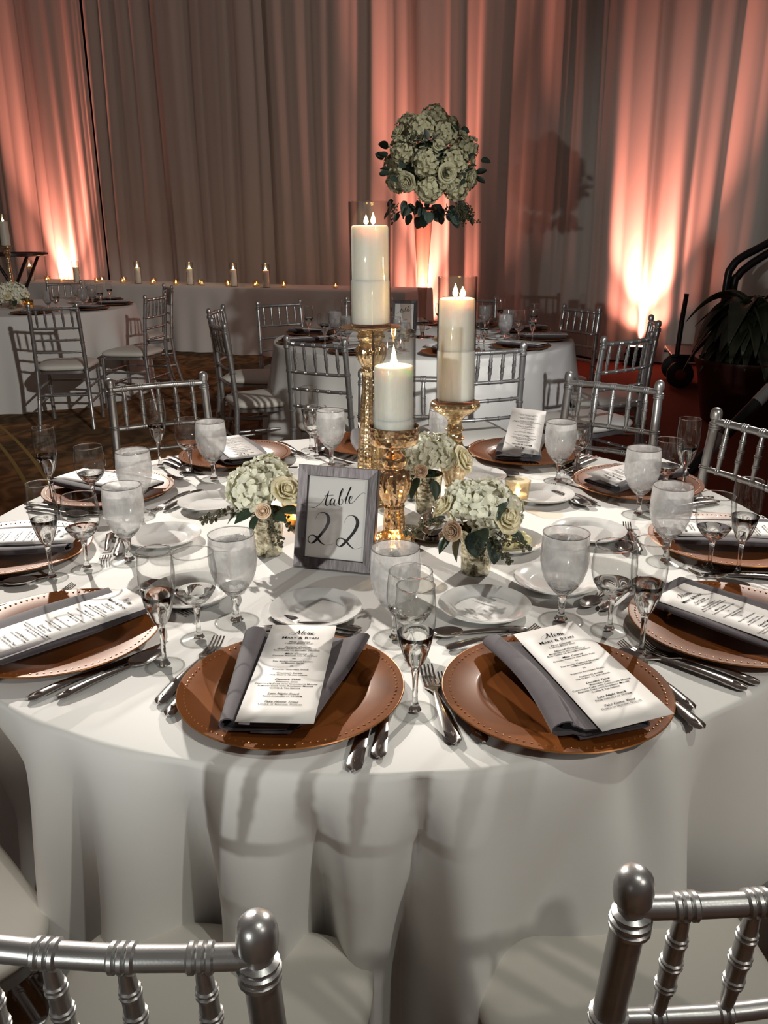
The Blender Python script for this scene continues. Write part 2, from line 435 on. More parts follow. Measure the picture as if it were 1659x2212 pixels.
# two gold arcs and one dark ribbon of the woven pattern, drawn as rings round a point on the floor
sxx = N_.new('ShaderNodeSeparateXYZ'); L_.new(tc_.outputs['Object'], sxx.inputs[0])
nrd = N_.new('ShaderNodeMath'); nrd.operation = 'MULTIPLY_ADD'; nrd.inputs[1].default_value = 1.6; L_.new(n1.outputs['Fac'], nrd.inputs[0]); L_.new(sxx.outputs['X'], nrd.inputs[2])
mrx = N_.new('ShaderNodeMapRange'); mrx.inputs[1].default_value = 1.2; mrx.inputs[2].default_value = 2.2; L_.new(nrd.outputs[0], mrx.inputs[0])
mxr = N_.new('ShaderNodeMix'); mxr.data_type = 'RGBA'; L_.new(mrx.outputs[0], mxr.inputs[0])  # redder towards the right: red pattern area, with uplight spill tinted in
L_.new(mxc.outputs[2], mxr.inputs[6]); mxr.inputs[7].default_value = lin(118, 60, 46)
vm = N_.new('ShaderNodeVectorMath'); vm.operation = 'DISTANCE'
L_.new(tc_.outputs['Object'], vm.inputs[0]); vm.inputs[1].default_value = (-15.17, -2.256, 0.0)
cr = N_.new('ShaderNodeValToRGB'); e = cr.color_ramp.elements
mrr = N_.new('ShaderNodeMath'); mrr.operation = 'SUBTRACT'; mrr.inputs[1].default_value = 14.5
L_.new(vm.outputs['Value'], mrr.inputs[0]); L_.new(mrr.outputs[0], cr.inputs[0])
cr.color_ramp.interpolation = 'CONSTANT'
RG = (14.83, 14.855, 14.95, 14.975)
e[0].position = 0; e[0].color = (0, 0, 0, 1); e[1].position = RG[0] - 14.5; e[1].color = (1, 1, 1, 1)
for p_, c_ in ((RG[1], 0.0), (RG[2], 1), (RG[3], 0)):
    q = e.new(p_ - 14.5); q.color = (c_, c_, c_, 1)
rg = ramp(nt_, cr.outputs[0], [(0.0, (0, 0, 0, 1)), (1.0, (1, 1, 1, 1))])
mx2 = N_.new('ShaderNodeMix'); mx2.data_type = 'RGBA'
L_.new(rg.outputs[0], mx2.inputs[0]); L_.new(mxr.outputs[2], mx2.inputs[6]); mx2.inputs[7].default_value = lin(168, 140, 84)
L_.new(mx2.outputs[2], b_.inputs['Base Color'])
nb = N_.new('ShaderNodeTexNoise'); nb.inputs['Scale'].default_value = 260; L_.new(tc_.outputs['Object'], nb.inputs['Vector'])
bp_ = N_.new('ShaderNodeBump'); bp_.inputs['Strength'].default_value = 0.5; bp_.inputs['Distance'].default_value = 0.004
L_.new(nb.outputs['Fac'], bp_.inputs['Height']); L_.new(bp_.outputs[0], b_.inputs['Normal'])
MT['carpet'] = m_

# ------------------------------------------------------------------ setting: floor
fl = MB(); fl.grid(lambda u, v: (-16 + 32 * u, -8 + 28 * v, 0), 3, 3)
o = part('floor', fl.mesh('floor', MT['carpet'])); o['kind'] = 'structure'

# ------------------------------------------------------------------ curtain of drape panels
P0 = Vector((2.95, 9.28, 0))
def cpt(s, z, off): return (P0.x + dirx * s + nrx * off, P0.y + diry * s + nry * off, z)
PANELS = [(-14.0, -8.05, 'drape left of the narrow dark gap, brightly lit by the leftmost uplight', 0.0),
          (-8.02, -4.94, 'dim greyish drape right of the narrow dark gap', 0.02),
          (-4.98, -0.70, 'drape behind the tall flower ball, lit by the middle uplight', -0.02),
          (-0.74, 1.55, 'drape with the brightest crease, lit by the right uplight', -0.06),
          (1.50, 4.6, 'pale drape behind the plant and the handrail', 0.0)]
for (s0, s1, lab, off) in PANELS:
    n = int((s1 - s0) / 0.018)
    mb = MB()
    def fn(u, v, s0=s0, s1=s1, off=off):
        z = 0.015 + 5.6 * v
        s = s0 + (s1 - s0) * u
        ed = min(u, 1 - u) * (s1 - s0)
        return cpt(s, z, off + fold_depth(s, z) + (0.03 * math.cos(ed / 0.05 * PI / 2) if ed < 0.05 else 0))
    mb.grid(fn, n, 15)
    o = part('curtain', mb.mesh('curtain', MT['drape'], None))
    tag(o, lab, 'drape', 'floor to ceiling drapes behind the tables')
pp = MB(); pp.tube([cpt(-8.03, 0, 0.12), cpt(-8.03, 5.6, 0.12)], 0.025, 12)
for z in (1.35, 2.3): pp.ball(cpt(-8.03, z, 0.105), 0.04, 8, 6)
pp.box(cpt(-8.03, 0.01, 0.12), (0.4, 0.4, 0.02), 0.4)
tag(part('drape_pole', pp.mesh('drape_pole', MT['dwood'])), 'dark drape support pole seen through the narrow gap between two panels', 'pole')
bk = MB(); bk.grid(lambda u, v: cpt(-13 + 18 * u, 6.2 * v, 0.6), 2, 2)
o = part('wall_back', bk.mesh('wall_back', pbr('dark_wall_paint', (0.03, 0.025, 0.022, 1), 0.9))); o['kind'] = 'structure'

# uplight fixtures
def uplight_mb():
    mb = MB(); mb.box((0, 0, 0.115), (0.21, 0.12, 0.17), 0, 0.008); mb.box((0, 0, 0.02), (0.24, 0.18, 0.02), 0, 0.004)
    return mb
def uplens_mb(): return MB().box((0, 0, 0.204), (0.045, 0.05, 0.008), 0, 0.002)
for (ux, uo, pw), lab in zip(UPLIGHTS, ('black uplight box at the drape foot behind the long candle table', 'black uplight box at the drape foot behind the tall flower ball', 'black uplight box at the drape foot seen through chair spindles')):
    t = thing('uplight', lab, 'uplight', (*upos(ux, uo), 0), -0.50, 'uplights along the drapes')
    part('housing', cached('uplight_housing', uplight_mb, MT['black']), t)
    for dx in (-0.055, 0.0, 0.055): part('lens', cached('uplight_lens', uplens_mb, MT['lens']), t, (dx, 0, 0))
    part('bracket', cached('uplight_bracket', lambda: MB().tube([(-0.115, 0, 0.03), (-0.125, 0, 0.12), (-0.108, 0, 0.12)], 0.006, 6).tube([(0.115, 0, 0.03), (0.125, 0, 0.12), (0.108, 0, 0.12)], 0.006, 6), MT['black']), t)

# ------------------------------------------------------------------ tables and cloths
def g(x, c, w): return math.exp(-((x - c) / w) ** 2)
def angd(a, b): return (a - b + 180) % 360 - 180
def round_cloth(Rt, fold, seg=360, top=TH, amp=0.05, flare=0.07):
    mb = MB()
    rings = [(Rt * k / 8, top, 0) for k in range(1, 9)]
    rings[-1] = (Rt - 0.008, top, 0)
    rings += [(Rt - 0.002, top - 0.003, 0), (Rt + 0.002, top - 0.010, 0.02)]
    H = top - 0.012
    ND = 26
    for k in range(1, ND + 1):
        t = k / ND
        rings.append((Rt + 0.004 + flare * t, top - 0.012 - (H - 0.002) * t, t))
    vs = [(0, 0, top)]; fs = []
    for (r, z, t) in rings:
        for k in range(seg):
            a = 360.0 * k / seg                     # degrees from the front (-y), towards +x
            rr = r + (fold(a, t) * amp if t > 0 else 0)
            an = R(a)
            vs.append((rr * math.sin(an), -rr * math.cos(an), z))
    for k in range(seg):
        fs.append((0, 1 + k, 1 + (k + 1) % seg))
    for i in range(len(rings) - 1):
        for k in range(seg):
            k2 = (k + 1) % seg
            fs.append((1 + i * seg + k, 1 + (i + 1) * seg + k, 1 + (i + 1) * seg + k2, 1 + i * seg + k2))
    return mb.add(vs, fs)
def table_base(name, label, c):
    t = thing(name, label, 'table', (c[0], c[1], 0), 0, 'round banquet tables under cloths')
    part('tabletop', cached('plywood_top', lambda: MB().lathe([(0, TH - 0.025), (0.90, TH - 0.025), (0.905, TH - 0.015), (0.90, TH - 0.005), (0, TH - 0.005)], 64), MT['dwood']), t)
    for k in range(4):
        part('leg', cached('table_leg', lambda: MB().tube([(0.45, 0.45, 0), (0.42, 0.42, TH - 0.026)], 0.016, 8), MT['black']), t, rot=(0, 0, k * PI / 2))
    return t

C = (-0.0195, 1.8185)
def fold_main(a, t):
    f = 0.0
    f -= 1.25 * g(angd(a, -15.5), 0, 2.6) * min(1, t * 3.0)
    f += 0.55 * g(angd(a, -22.5), 0, 3.2) * min(1, t * 2.5)
    f -= 1.0 * g(angd(a, -27.5), 0, 2.6) * min(1, t * 2)
    f += 0.5 * g(angd(a, -33), 0, 3.5) * min(1, t * 2)
    f -= 1.5 * g(angd(a, -4.4 - 1.5 * t), 0, 1.6 + 1.4 * t) * max(0, min(1, (t - 0.03) * 3))
    f += 0.7 * g(angd(a, -9.5), 0, 4.0) * min(1, t * 2)
    f -= 1.7 * g(angd(a, 3.4 - 1.0 * t), 0, 1.8 + 1.2 * t) * max(0, min(1, (t - 0.10) * 2.4))
    f -= 0.35 * g(angd(a, 4.0), 0, 1.4) * g(t, 0.13, 0.10)
    f += 0.8 * g(angd(a, 7.4), 0, 2.6) * min(1, t * 2.2)
    f -= 0.25 * g(angd(a, 22 - 24 * t), 0, 2.8) * g(t, 0.25, 0.25)
    f -= 0.3 * g(angd(a, 23.0), 0, 1.8) * g(t, 0.10, 0.14)
    f += 0.35 * g(angd(a, 26.5), 0, 3.0) * min(1, t * 3)
    f -= 0.8 * g(angd(a, 32.5), 0, 3.2) * min(1, t * 2.2)
    def sm(x): x = max(0, min(1, x)); return x * x * (3 - 2 * x)
    f -= 2.3 * sm((-29.5 - angd(a, 0)) / 6) * sm((angd(a, 0) + 68) / 8) * min(1, t * 1.8)
    far = 1 - g(angd(a, 0), 0, 38)
    f += far * min(1, t * 1.8) * (0.9 * math.sin(R(a) * 17 + 1.2 * math.sin(R(a) * 3)))
    f += 0.10 * noise.noise((a * 0.16, t * 2.2, 4.0)) * min(1, t * 4)
    return f
def fold_far(seed, n=15):
    def fn(a, t):
        return min(1, t * 1.6) * (0.75 * math.sin(R(a) * n + 1.4 * math.sin(R(a) * 4 + seed)) + 0.4 * math.sin(R(a) * (n * 2 - 3) + seed))
    return fn
table_base('round_table', 'round banquet table in the foreground, hidden under its white cloth', C)
o = part('tablecloth', round_cloth(0.915, fold_main, 720, amp=0.082, flare=0.055).mesh('tablecloth_main', MT['cloth'], None), loc=(C[0], C[1], 0))
tag(o, 'white tablecloth of the foreground table, falling in soft folds under two copper chargers', 'tablecloth', 'round white tablecloths')
T2 = (0.245, 5.32)
table_base('round_table', 'round banquet table under the tall flower ball, behind the foreground table', T2)
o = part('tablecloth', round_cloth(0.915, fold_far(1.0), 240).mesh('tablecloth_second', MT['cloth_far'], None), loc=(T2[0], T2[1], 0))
tag(o, 'white cloth of the second round table under the tall flower ball', 'tablecloth', 'round white tablecloths')
LT = (-3.14, 7.75)
table_base('round_table', 'round banquet table cut by the left side of the photo', LT)
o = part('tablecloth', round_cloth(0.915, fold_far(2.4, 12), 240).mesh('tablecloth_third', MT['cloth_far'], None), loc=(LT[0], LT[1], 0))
tag(o, 'white cloth of the round table by the gold carpet bands', 'tablecloth', 'round white tablecloths')

# long candle table
LX0, LX1 = -5.05, 0.26
ldir = Vector((0.9106, -0.4134, 0)); lnor = Vector((0.4134, 0.9106, 0))
LP = Vector((-1.325, 9.90, 0))
def lpt(s, d, z=0): return LP + ldir * s + lnor * d + Vector((0, 0, z))
LS0, LS1, LDP = -4.05, 1.72, 0.78
def long_cloth():
    mb = MB()
    per = []
    n = 150
    for k in range(n + 1): per.append((LS0 + (LS1 - LS0) * k / n, 0.0, 0, -1))
    for k in range(1, 25): per.append((LS1, LDP * k / 24, 1, 0))
    for k in range(1, n + 1): per.append((LS1 - (LS1 - LS0) * k / n, LDP, 0, 1))
    for k in range(1, 24): per.append((LS0, LDP * (1 - k / 24), -1, 0))
    m = len(per)
    levels = [(0.0, TH, -0.012), (0.0, TH - 0.004, -0.001), (0.0, TH - 0.02, 0.004)] + [(t / 12, TH - 0.02 - (TH - 0.025) * t / 12, 0.006) for t in range(1, 13)]
    vs = []; fs = []
    for (t, z, off) in levels:
        for i, (s, d, ns, nd) in enumerate(per):
            fo = t * 0.035 * (math.sin(s * 9 + d * 9 + 1.3 * math.sin(s * 2.1)) + 0.6 * math.sin(s * 21 + 2)) + 0.02 * t
            e = off + fo
            p = lpt(s + ns * e, d + nd * e, z); vs.append(p)
    for l in range(len(levels) - 1):
        for i in range(m):
            i2 = (i + 1) % m
            fs.append((l * m + i, (l + 1) * m + i, (l + 1) * m + i2, l * m + i2))
    fs.append(tuple(range(m)))
    return mb.add(vs, fs)
t = thing('long_table', 'long banquet table along the drapes, hidden under its white cloth', 'table', lpt(0, 0.4), math.atan2(ldir.y, ldir.x))
part('tabletop', MB().box(((LS0 + LS1) / 2, 0, TH - 0.02), (LS1 - LS0 - 0.04, LDP - 0.04, 0.028)).mesh('long_top', MT['dwood']), t)
for sx in (LS0 + 0.3, LS1 - 0.3):
    for dy in (-0.3, 0.3): part('leg', cached('long_leg', lambda: MB().tube([(0, 0, 0), (0, 0, TH - 0.036)], 0.018, 8), MT['black']), t, (sx, dy, 0))
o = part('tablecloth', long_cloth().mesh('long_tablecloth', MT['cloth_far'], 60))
tag(o, 'long white cloth to the floor on the candle lined table along the drapes', 'tablecloth')

# ------------------------------------------------------------------ chiavari chairs
def smooth_path(keys, n):
    """Catmull-Rom through keys, n points"""
    K = [Vector(k) for k in keys]; out = []
    for i in range(n):
        x = i / (n - 1) * (len(K) - 1); j = min(int(x), len(K) - 2); f = x - j
        p0, p1, p2, p3 = K[max(j - 1, 0)], K[j], K[j + 1], K[min(j + 2, len(K) - 1)]
        out.append(0.5 * ((2 * p1) + (p2 - p0) * f + (2 * p0 - 5 * p1 + 4 * p2 - p3) * f * f + (3 * p1 - p0 - 3 * p2 + p3) * f ** 3))
    return out
def bamboo(mb, keys, r, rings, dbl=2, seg=14, taper=None, rw=0.0052, rh=1.22):
    """turned rod with raised double rings at the fractions in rings"""
    P = smooth_path(keys, 60); L = [0]
    for a, b in zip(P, P[1:]): L.append(L[-1] + (b - a).length)
    T = L[-1]
    def at(d):
        d = max(0, min(T, d))
        for i in range(len(L) - 1):
            if L[i + 1] >= d: 
                q = (d - L[i]) / max(1e-9, L[i + 1] - L[i]); return P[i].lerp(P[i + 1], q)
        return P[-1]
    ev = [(d * T / 8, 1.0) for d in range(9)]
    for rg in rings:
        c = rg * T
        ev = [e for e in ev if abs(e[0] - c) > rw * (dbl + 1)]
        for k in range(dbl):
            m = c + (k - (dbl - 1) / 2) * rw * 1.25
            ev += [(m - rw * 0.6, 1.0), (m - rw * 0.28, rh), (m + rw * 0.28, rh), (m + rw * 0.6, 1.0)]
    ev.sort()
    pts = []; rad = []
    for d, k in ev:
        d = max(0, min(T, d))
        if pts and (at(d) - pts[-1]).length < 1e-6: continue
        pts.append(at(d)); tt = d / T
        rad.append(r * k * (taper(tt) if taper else 1))
    return mb.tube(pts, rad, seg)
ZR = (0.876, 0.737, 0.652, 0.565)           # heights of the four back rails
def post_xy(z):
    K = [(0, .192, -.262), (.25, .179, -.208), (.44, .174, -.196), (.68, .169, -.212), (.876, .165, -.235), (.95, .164, -.244)]
    for (z0, x0, y0), (z1, x1, y1) in zip(K, K[1:]):
        if z <= z1: q = (z - z0) / (z1 - z0); return x0 + (x1 - x0) * q, y0 + (y1 - y0) * q
def ch_post(sx):
    mb = MB()
    keys = [(sx * post_xy(z)[0], post_xy(z)[1], z) for z in (0, .12, .25, .35, .44, .56, .68, .78, .852)]
    bamboo(mb, keys, 0.0145, (.10, .27, .40, .515, .63, .745, .87), 2, 16)
    x, y = post_xy(.876); top = Vector((sx * x, y, .852))
    prof = [(.0145, 0), (.0175, .003), (.0175, .0065), (.0150, .0085), (.0178, .0105), (.0178, .014), (.0148, .016), (.0165, .018), (.0165, .0205), (.0120, .023), (.0120, .030), (.0158, .033), (.0168, .041), (.0165, .050), (.0145, .0575), (.010, .0625), (.005, .0645), (0.0003, .065)]
    mb.lathe(prof, 16, top)
    return mb
def ch_rail(i):
    z = ZR[i]; x, y = post_xy(z); x -= 0.006
    mb = MB(); keys = [(-x, y, z), (-x * .5, y - .010, z), (0, y - .013, z), (x * .5, y - .010, z), (x, y, z)]
    if i == 0: rg = [.12, .31, .5, .69, .88]; r = .0105
    else: rg = [.12, .31, .5, .69, .88]; r = .0085
    return bamboo(mb, keys, r, rg, 3 if i == 0 else 2, 12, rw=.0058)
def ch_spindle(k):
    t = (.12, .31, .5, .69, .88)[k]
    x0, y0 = post_xy(ZR[0]); x1, y1 = post_xy(ZR[1]); x0 -= .006; x1 -= .006
    b = -.013 * (1 - (2 * t - 1) ** 2)
    a = Vector((-x1 + 2 * x1 * t, y1 + b, ZR[1] + .004)); c = Vector((-x0 + 2 * x0 * t, y0 + b, ZR[0] - .004))
    return bamboo(MB(), [a, a.lerp(c, .5), c], .0070, (.3, .52, .74), 2, 10, taper=lambda q: .72 + .5 * math.sin(PI * q) ** .7, rw=.0044, rh=1.2)
def ch_fleg(sx):
    keys = [(sx * .186, .188, 0), (sx * .186, .186, .2), (sx * .184, .182, .41)]
    return bamboo(MB(), keys, .0150, (.14, .36, .62, .9), 2, 12)
def seat_outline(n=48, gx=.0, off=0.0):
    out = []
    for k in range(n):
        a = 2 * PI * k / n; c, s = math.cos(a), math.sin(a); p = 0.42
        x = abs(c) ** p * (1 if c > 0 else -1); y = abs(s) ** p * (1 if s > 0 else -1)
        wx = .205 if y > 0 else .205 + .018 * y
        wx = .190 + .018 * y
        out.append((x * (wx + off), y * (.195 + off) + 0.006))
    return out
def ring_stack(levels):
    """levels: list of (outline, z); closed solid"""
    mb = MB(); vs = []; fs = []; n = len(levels[0][0])
    for ol, z in levels: vs += [(x, y, z) for x, y in ol]
    for l in range(len(levels) - 1):
        for k in range(n):
            k2 = (k + 1) % n; fs.append((l * n + k, l * n + k2, (l + 1) * n + k2, (l + 1) * n + k))
    fs.append(tuple(range(n))[::-1]); fs.append(tuple((len(levels) - 1) * n + k for k in range(n)))
    return mb.add(vs, fs)
def ch_frame():
    return ring_stack([(seat_outline(off=-.004), .402), (seat_outline(off=.002), .405), (seat_outline(off=.002), .425), (seat_outline(off=-.006), .428)])
def ch_cushion():
    lv = []
    for off, z in ((-.004, .428), (.006, .432), (.012, .442), (.011, .452), (.004, .461), (-.010, .468), (-.032, .474), (-.065, .479), (-.11, .482), (-.16, .484)):
        lv.append((seat_outline(56, off=off), z))
    return ring_stack(lv)
def ch_str(kind):
    mb = MB()
    if kind[0] == 'f': z = {'f0': .30, 'f1': .19}[kind]; a = (-.185, .186, z); b = (.185, .186, z)
    elif kind[0] == 'b': z = .25; x, y = post_xy(z); a = (-x, y, z); b = (x, y, z)
    else:
        s = 1 if kind[1] == 'r' else -1; z = .30 if kind[2] == '0' else .19
        x, y = post_xy(z); a = (s * .185, .186, z); b = (s * x, y, z)
    a = Vector(a); b = Vector(b)
    return bamboo(mb, [a, a.lerp(b, .5), b], .0085, (.25, .5, .75), 2, 10)
NCH = [0]
def chair(mid, yaw, label, group, exact=True):
    th = R(yaw); fx, fy = -math.sin(th), math.cos(th)
    t = thing('chiavari_chair', label, 'chair', (mid[0] + fx * .238, mid[1] + fy * .238, 0), th, group)
    S = MT['silver']
    for s, nme in ((-1, 'l'), (1, 'r')):
        part('back_post', cached('back_post_' + nme, lambda: ch_post(s), S), t)
        part('front_leg', cached('front_leg_' + nme, lambda: ch_fleg(s), S), t)
    for i in range(4): part('back_rail', cached('back_rail_%d' % i, lambda: ch_rail(i), S), t)
    for k in range(5): part('spindle', cached('spindle_%d' % k, lambda: ch_spindle(k), S), t)
    for k in ('f0', 'f1', 'b0', 'sl0', 'sl1', 'sr0', 'sr1'): part('stretcher', cached('stretcher_' + k, lambda: ch_str(k), S), t)
    part('seat_frame', cached('seat_frame', ch_frame, S), t)
    part('seat_cushion', cached('seat_cushion', ch_cushion, MT['ivory'], 60), t, label='ivory padded cushion')
    return t
G1, G2, G3 = 'silver chairs around the foreground table', 'silver chairs around the second table', 'silver chairs around the table by the gold carpet bands'
CH = [((.366, .584), 9, 'dark silver chair at the bottom right corner, striped light patches on its seat', G1),
      ((-.264, .529), -6, 'dark silver chair at the bottom left, its top rail and round knob seen from behind', G1),
      ((-.925, .805), -46, 'silver chair at the bottom left edge, only a bright round seat corner showing', G1),
      ((1.02, .84), 50, 'silver chair at the lower right edge, only a sliver of cushion showing', G1),
      ((-.808, 3.036), -155, 'silver chair standing alone on the carpet beyond the tall flute and wine glass', G1),
      ((.802, 2.95), 143.2, 'silver chair beyond the foreground table, in front of the reddish floor', G1),
      ((.088, 3.136), 177.5, 'silver chair mostly hidden behind the three pillar candles', G1),
      ((1.018, 2.24), 112, 'silver chair at the right edge in front of the grey taped bar', G1),
      ((-.326, 4.12), -28.6, 'silver chair seen from behind, left of the tall candlestick at the second table', G2),
      ((.483, 3.84), 18, 'silver chair seen from behind, partly covered by the middle hurricane candle', G2),
      ((-.94, 4.92), -67, 'silver chair turned sideways with spindle shadows striping its seat', G2),
      ((-1.12, 5.84), -96, 'silver chair in side view behind the one with the striped seat', G2),
      ((-.753, 6.334), -151, 'silver chair facing us with its back to the long grey cloth', G2),
      ((-.11, 6.62), 176, 'silver chair almost hidden behind the tall pillar candle', G2),
      ((.70, 6.62), 158, 'silver chair behind the second table, between middle candle and drapes', G2),
      ((1.316, 5.746), 121, 'silver chair against the drape with the brightest crease, facing the second table', G2),
      ((1.188, 4.163), 33, 'silver chair with its back to us before the red carpet, at second table', G2),
      ((1.548, 4.916), 80, 'silver chair seen edge on in front of the uplight box', G2),
      ((-2.343, 6.186), 8, 'silver chair with pinkish seat casting its shadow on the leftmost cloth', G3),
      ((-1.83, 7.05), 76, 'silver chair in side view with its seat towards the leftmost table', G3),
      ((-2.011, 8.229), 116, 'silver chair half hidden behind the side view chair at the leftmost table', G3),
      ((-3.26, 9.0), -172, 'silver chair whose top rail shows between leftmost table and candle lined table', G3)]
for a in CH: chair(*a)

# ------------------------------------------------------------------ glassware
def flute_bowl():
    P = [(.007, .072), (.0125, .080), (.0175, .092), (.0222, .108), (.0258, .125), (.0278, .145), (.0280, .160), (.0268, .180), (.0256, .1945)]
    mb = MB().lathe(P, 28); return mb
def rim(mb, r, z, tr=.0007):
    mb.lathe([(r + tr * math.cos(a), z + tr * math.sin(a)) for a in [2 * PI * k / 6 for k in range(7)]], 28); return mb
def wine_bowl():
    P = [(.008, .064), (.016, .069), (.025, .078), (.0325, .090), (.0365, .104), (.0375, .116), (.0365, .130), (.0345, .146), (.0330, .155)]
    mb = MB().lathe(P, 30); return mb
def water_bowl():
    P = [(.009, .050), (.017, .057), (.026, .068), (.0335, .081), (.0385, .096), (.0410, .112), (.0412, .128), (.0400, .146), (.0385, .163)]
    mb = MB().lathe(P, 30); return mb
BOWL = {'flute': [(.007, .072), (.0125, .080), (.0175, .092), (.0222, .108), (.0258, .125)], 'wine': [(.008, .064), (.016, .069), (.025, .078), (.0325, .090)], 'water': [(.009, .050), (.017, .057), (.026, .068)]}
def stem_of(kind, fr, zb, sr):
    """stem and the thick solid bottom of the bowl"""
    B = BOWL[kind]
    P = [(0, .0035), (fr * .30, .0045), (fr * .24, .0072), (sr * 1.6, .011), (sr, .018), (sr, zb * .55), (sr * 1.15, zb - .016), (sr * 1.5, zb - .006)]
    P += [(r - .0004, z) for r, z in B]
    P += [(B[-1][0] - .0012, B[-1][1] - .0005)] + [(max(.0004, r * .80 - .002), z + .009 - .004 * k) for k, (r, z) in enumerate(B[-2::-1])] 
    P += [(.0004, B[0][1] + .006)]
    return MB().lathe(P, 28)
def rim_mb(r, z, tr=.0010): return MB().lathe([(r + tr * math.cos(a), z + tr * math.sin(a)) for a in [2 * PI * k / 8 for k in range(9)]], 36)
def foot_mb(fr):
    return MB().lathe([(fr * .28, .0058), (fr * .6, .0036), (fr * .9, .0020), (fr, .0011), (fr + .0004, .0006), (fr, .0002), (fr * .9, .0001)], 36)
def water_fill():
    P = [(.0005, .058), (.016, .0605), (.025, .070), (.0322, .083), (.0370, .098), (.0394, .113), (.0395, .128), (.0383, .148), (.0005, .148)]
    mb = MB().lathe(P, 26)
    rnd = random.Random(3)
    for k in range(11):
        a = rnd.uniform(0, 6.28); r = rnd.uniform(0, .024)
        n0 = len(mb.v); mb.box((0, 0, 0), [rnd.uniform(.011, .017) for _ in range(3)], 0, .002)
        mb.xf(Matrix.Translation((r * math.cos(a), r * math.sin(a), .147)) @ Matrix.Rotation(rnd.uniform(0, 3), 4, (rnd.random(), rnd.random(), .4)), n0)
    return mb
def glass(kind, x, y, where, group, z=TH):
    T = MT['thin']
    if kind == 'flute':
        t = thing('champagne_flute', 'tall empty champagne flute ' + where, 'glass', (x, y, z + .0004), random.uniform(0, 6), group)
        part('bowl', cached('flute_bowl', flute_bowl, T), t); part('rim', cached('flute_rim', lambda: rim_mb(.0256, .1945), MT['glass']), t); part('foot', cached('flute_foot', lambda: foot_mb(.0305), MT['foot']), t); part('stem', cached('flute_stem', lambda: stem_of('flute', .0305, .072, .0038), MT['glass'], 60), t)
    elif kind == 'wine':
        t = thing('wine_glass', 'empty round wine glass ' + where, 'glass', (x, y, z + .0004), random.uniform(0, 6), group)
        part('bowl', cached('wine_bowl', wine_bowl, T), t); part('rim', cached('wine_rim', lambda: rim_mb(.0330, .155), MT['glass']), t); part('foot', cached('wine_foot', lambda: foot_mb(.0315), MT['foot']), t); part('stem', cached('wine_stem', lambda: stem_of('wine', .0315, .063, .0040), MT['glass'], 60), t)
    else:
        t = thing('water_goblet', 'frosty water goblet full of ice ' + where, 'glass', (x, y, z + .0004), random.uniform(0, 6), group)
        part('bowl', cached('water_bowl', water_bowl, MT['frost']), t, label='misted bowl')
        part('rim', cached('water_rim', lambda: rim_mb(.0385, .163), MT['glass']), t); part('foot', cached('water_foot', lambda: foot_mb(.0385), MT['foot']), t); part('stem', cached('water_stem', lambda: stem_of('water', .0385, .050, .0052), MT['glass'], 60), t)
        part('iced_water', cached('water_fill', water_fill, MT['water'], 30), t, label='water with ice cubes')
    return t

# ------------------------------------------------------------------ plates, cutlery, napkins, menus
def charger_mb():
    return MB().lathe([(0, .0), (.095, .0), (.104, .002), (.112, .008), (.150, .0125), (.163, .0155), (.165, .0175), (.1635, .0190), (.156, .0182), (.148, .0168), (.116, .0128), (.1095, .0095), (.1045, .0055), (.098, .0040), (0, .0040)], 96)
def bead_mb():
    mb = MB()
    for k in range(96):
        a = 2 * PI * k / 96; mb.ball((.1535 * math.cos(a), .1535 * math.sin(a), .0180), (.0019, .0019, .0013), 5, 4)
    mb.lathe([(.1625, .0182), (.1645, .0190), (.1655, .0176)], 96)
    return mb
def bread_mb():
    return MB().lathe([(0, .002), (.045, .002), (.047, 0), (.049, .002), (.057, .006), (.080, .013), (.083, .0155), (.0815, .0172), (.076, .0160), (.0585, .0105), (.054, .0068), (.050, .0055), (0, .0055)], 64)
def handle(mb, y0, y1, w0, w1, zc=.004):
    def fn(u, v):
        y = y0 + (y1 - y0) * v
        wv = w1 + (w0 - w1) * (1 - v) ** 1.6 if v < 1 else w1
        wv = w0 * (1 - v) ** 0.8 + w1 * (1 - (1 - v) ** 0.8)
        if v < .06: wv *= math.sqrt(max(0.02, v / .06)) * .9 + .1
        x = (u - .5) * wv
        return (x, y, zc + .0022 * (1 - (2 * u - 1) ** 2) + .006 * math.sin(PI * v) * .6)
    mb.slab(fn, 7, 22, .0026)
    # shell pattern at the butt of the handle
    for k in range(5):
        a = (k - 2) * .32
        mb.tube([(0, y0 + .010, zc + .0045), (math.sin(a) * .0065, y0 + .010 + .012 * math.cos(a), zc + .0046)], [.0008, .0011], 5)
    return mb
def fork_mb(L=.205, wd=.024):
    mb = MB(); h = L * .64
    handle(mb, -L / 2, -L / 2 + h, .021 * wd / .024, .0065)
    def neck(u, v):
        y = -L / 2 + h + v * L * .11
        s = v * v * (3 - 2 * v); ww = .0065 + (wd - .0065) * s
        return ((u - .5) * ww, y, .004 + .0008 - .003 * s)
    mb.slab(neck, 7, 8, .0022)
    yb = -L / 2 + h + L * .11; tl = L * .25
    for k in range(4):
        x0 = (k - 1.5) * wd / 4
        def tine(u, v, x0=x0):
            y = yb - .001 + v * tl; ww = wd / 4 * .62 * (1 - .35 * v)
            z = .0018 + .009 * v * v - .004 * math.sin(PI * v)
            return (x0 * (1 - .06 * v) + (u - .5) * ww, y, max(z, .0008))
        mb.slab(tine, 2, 7, .0018)
    return mb
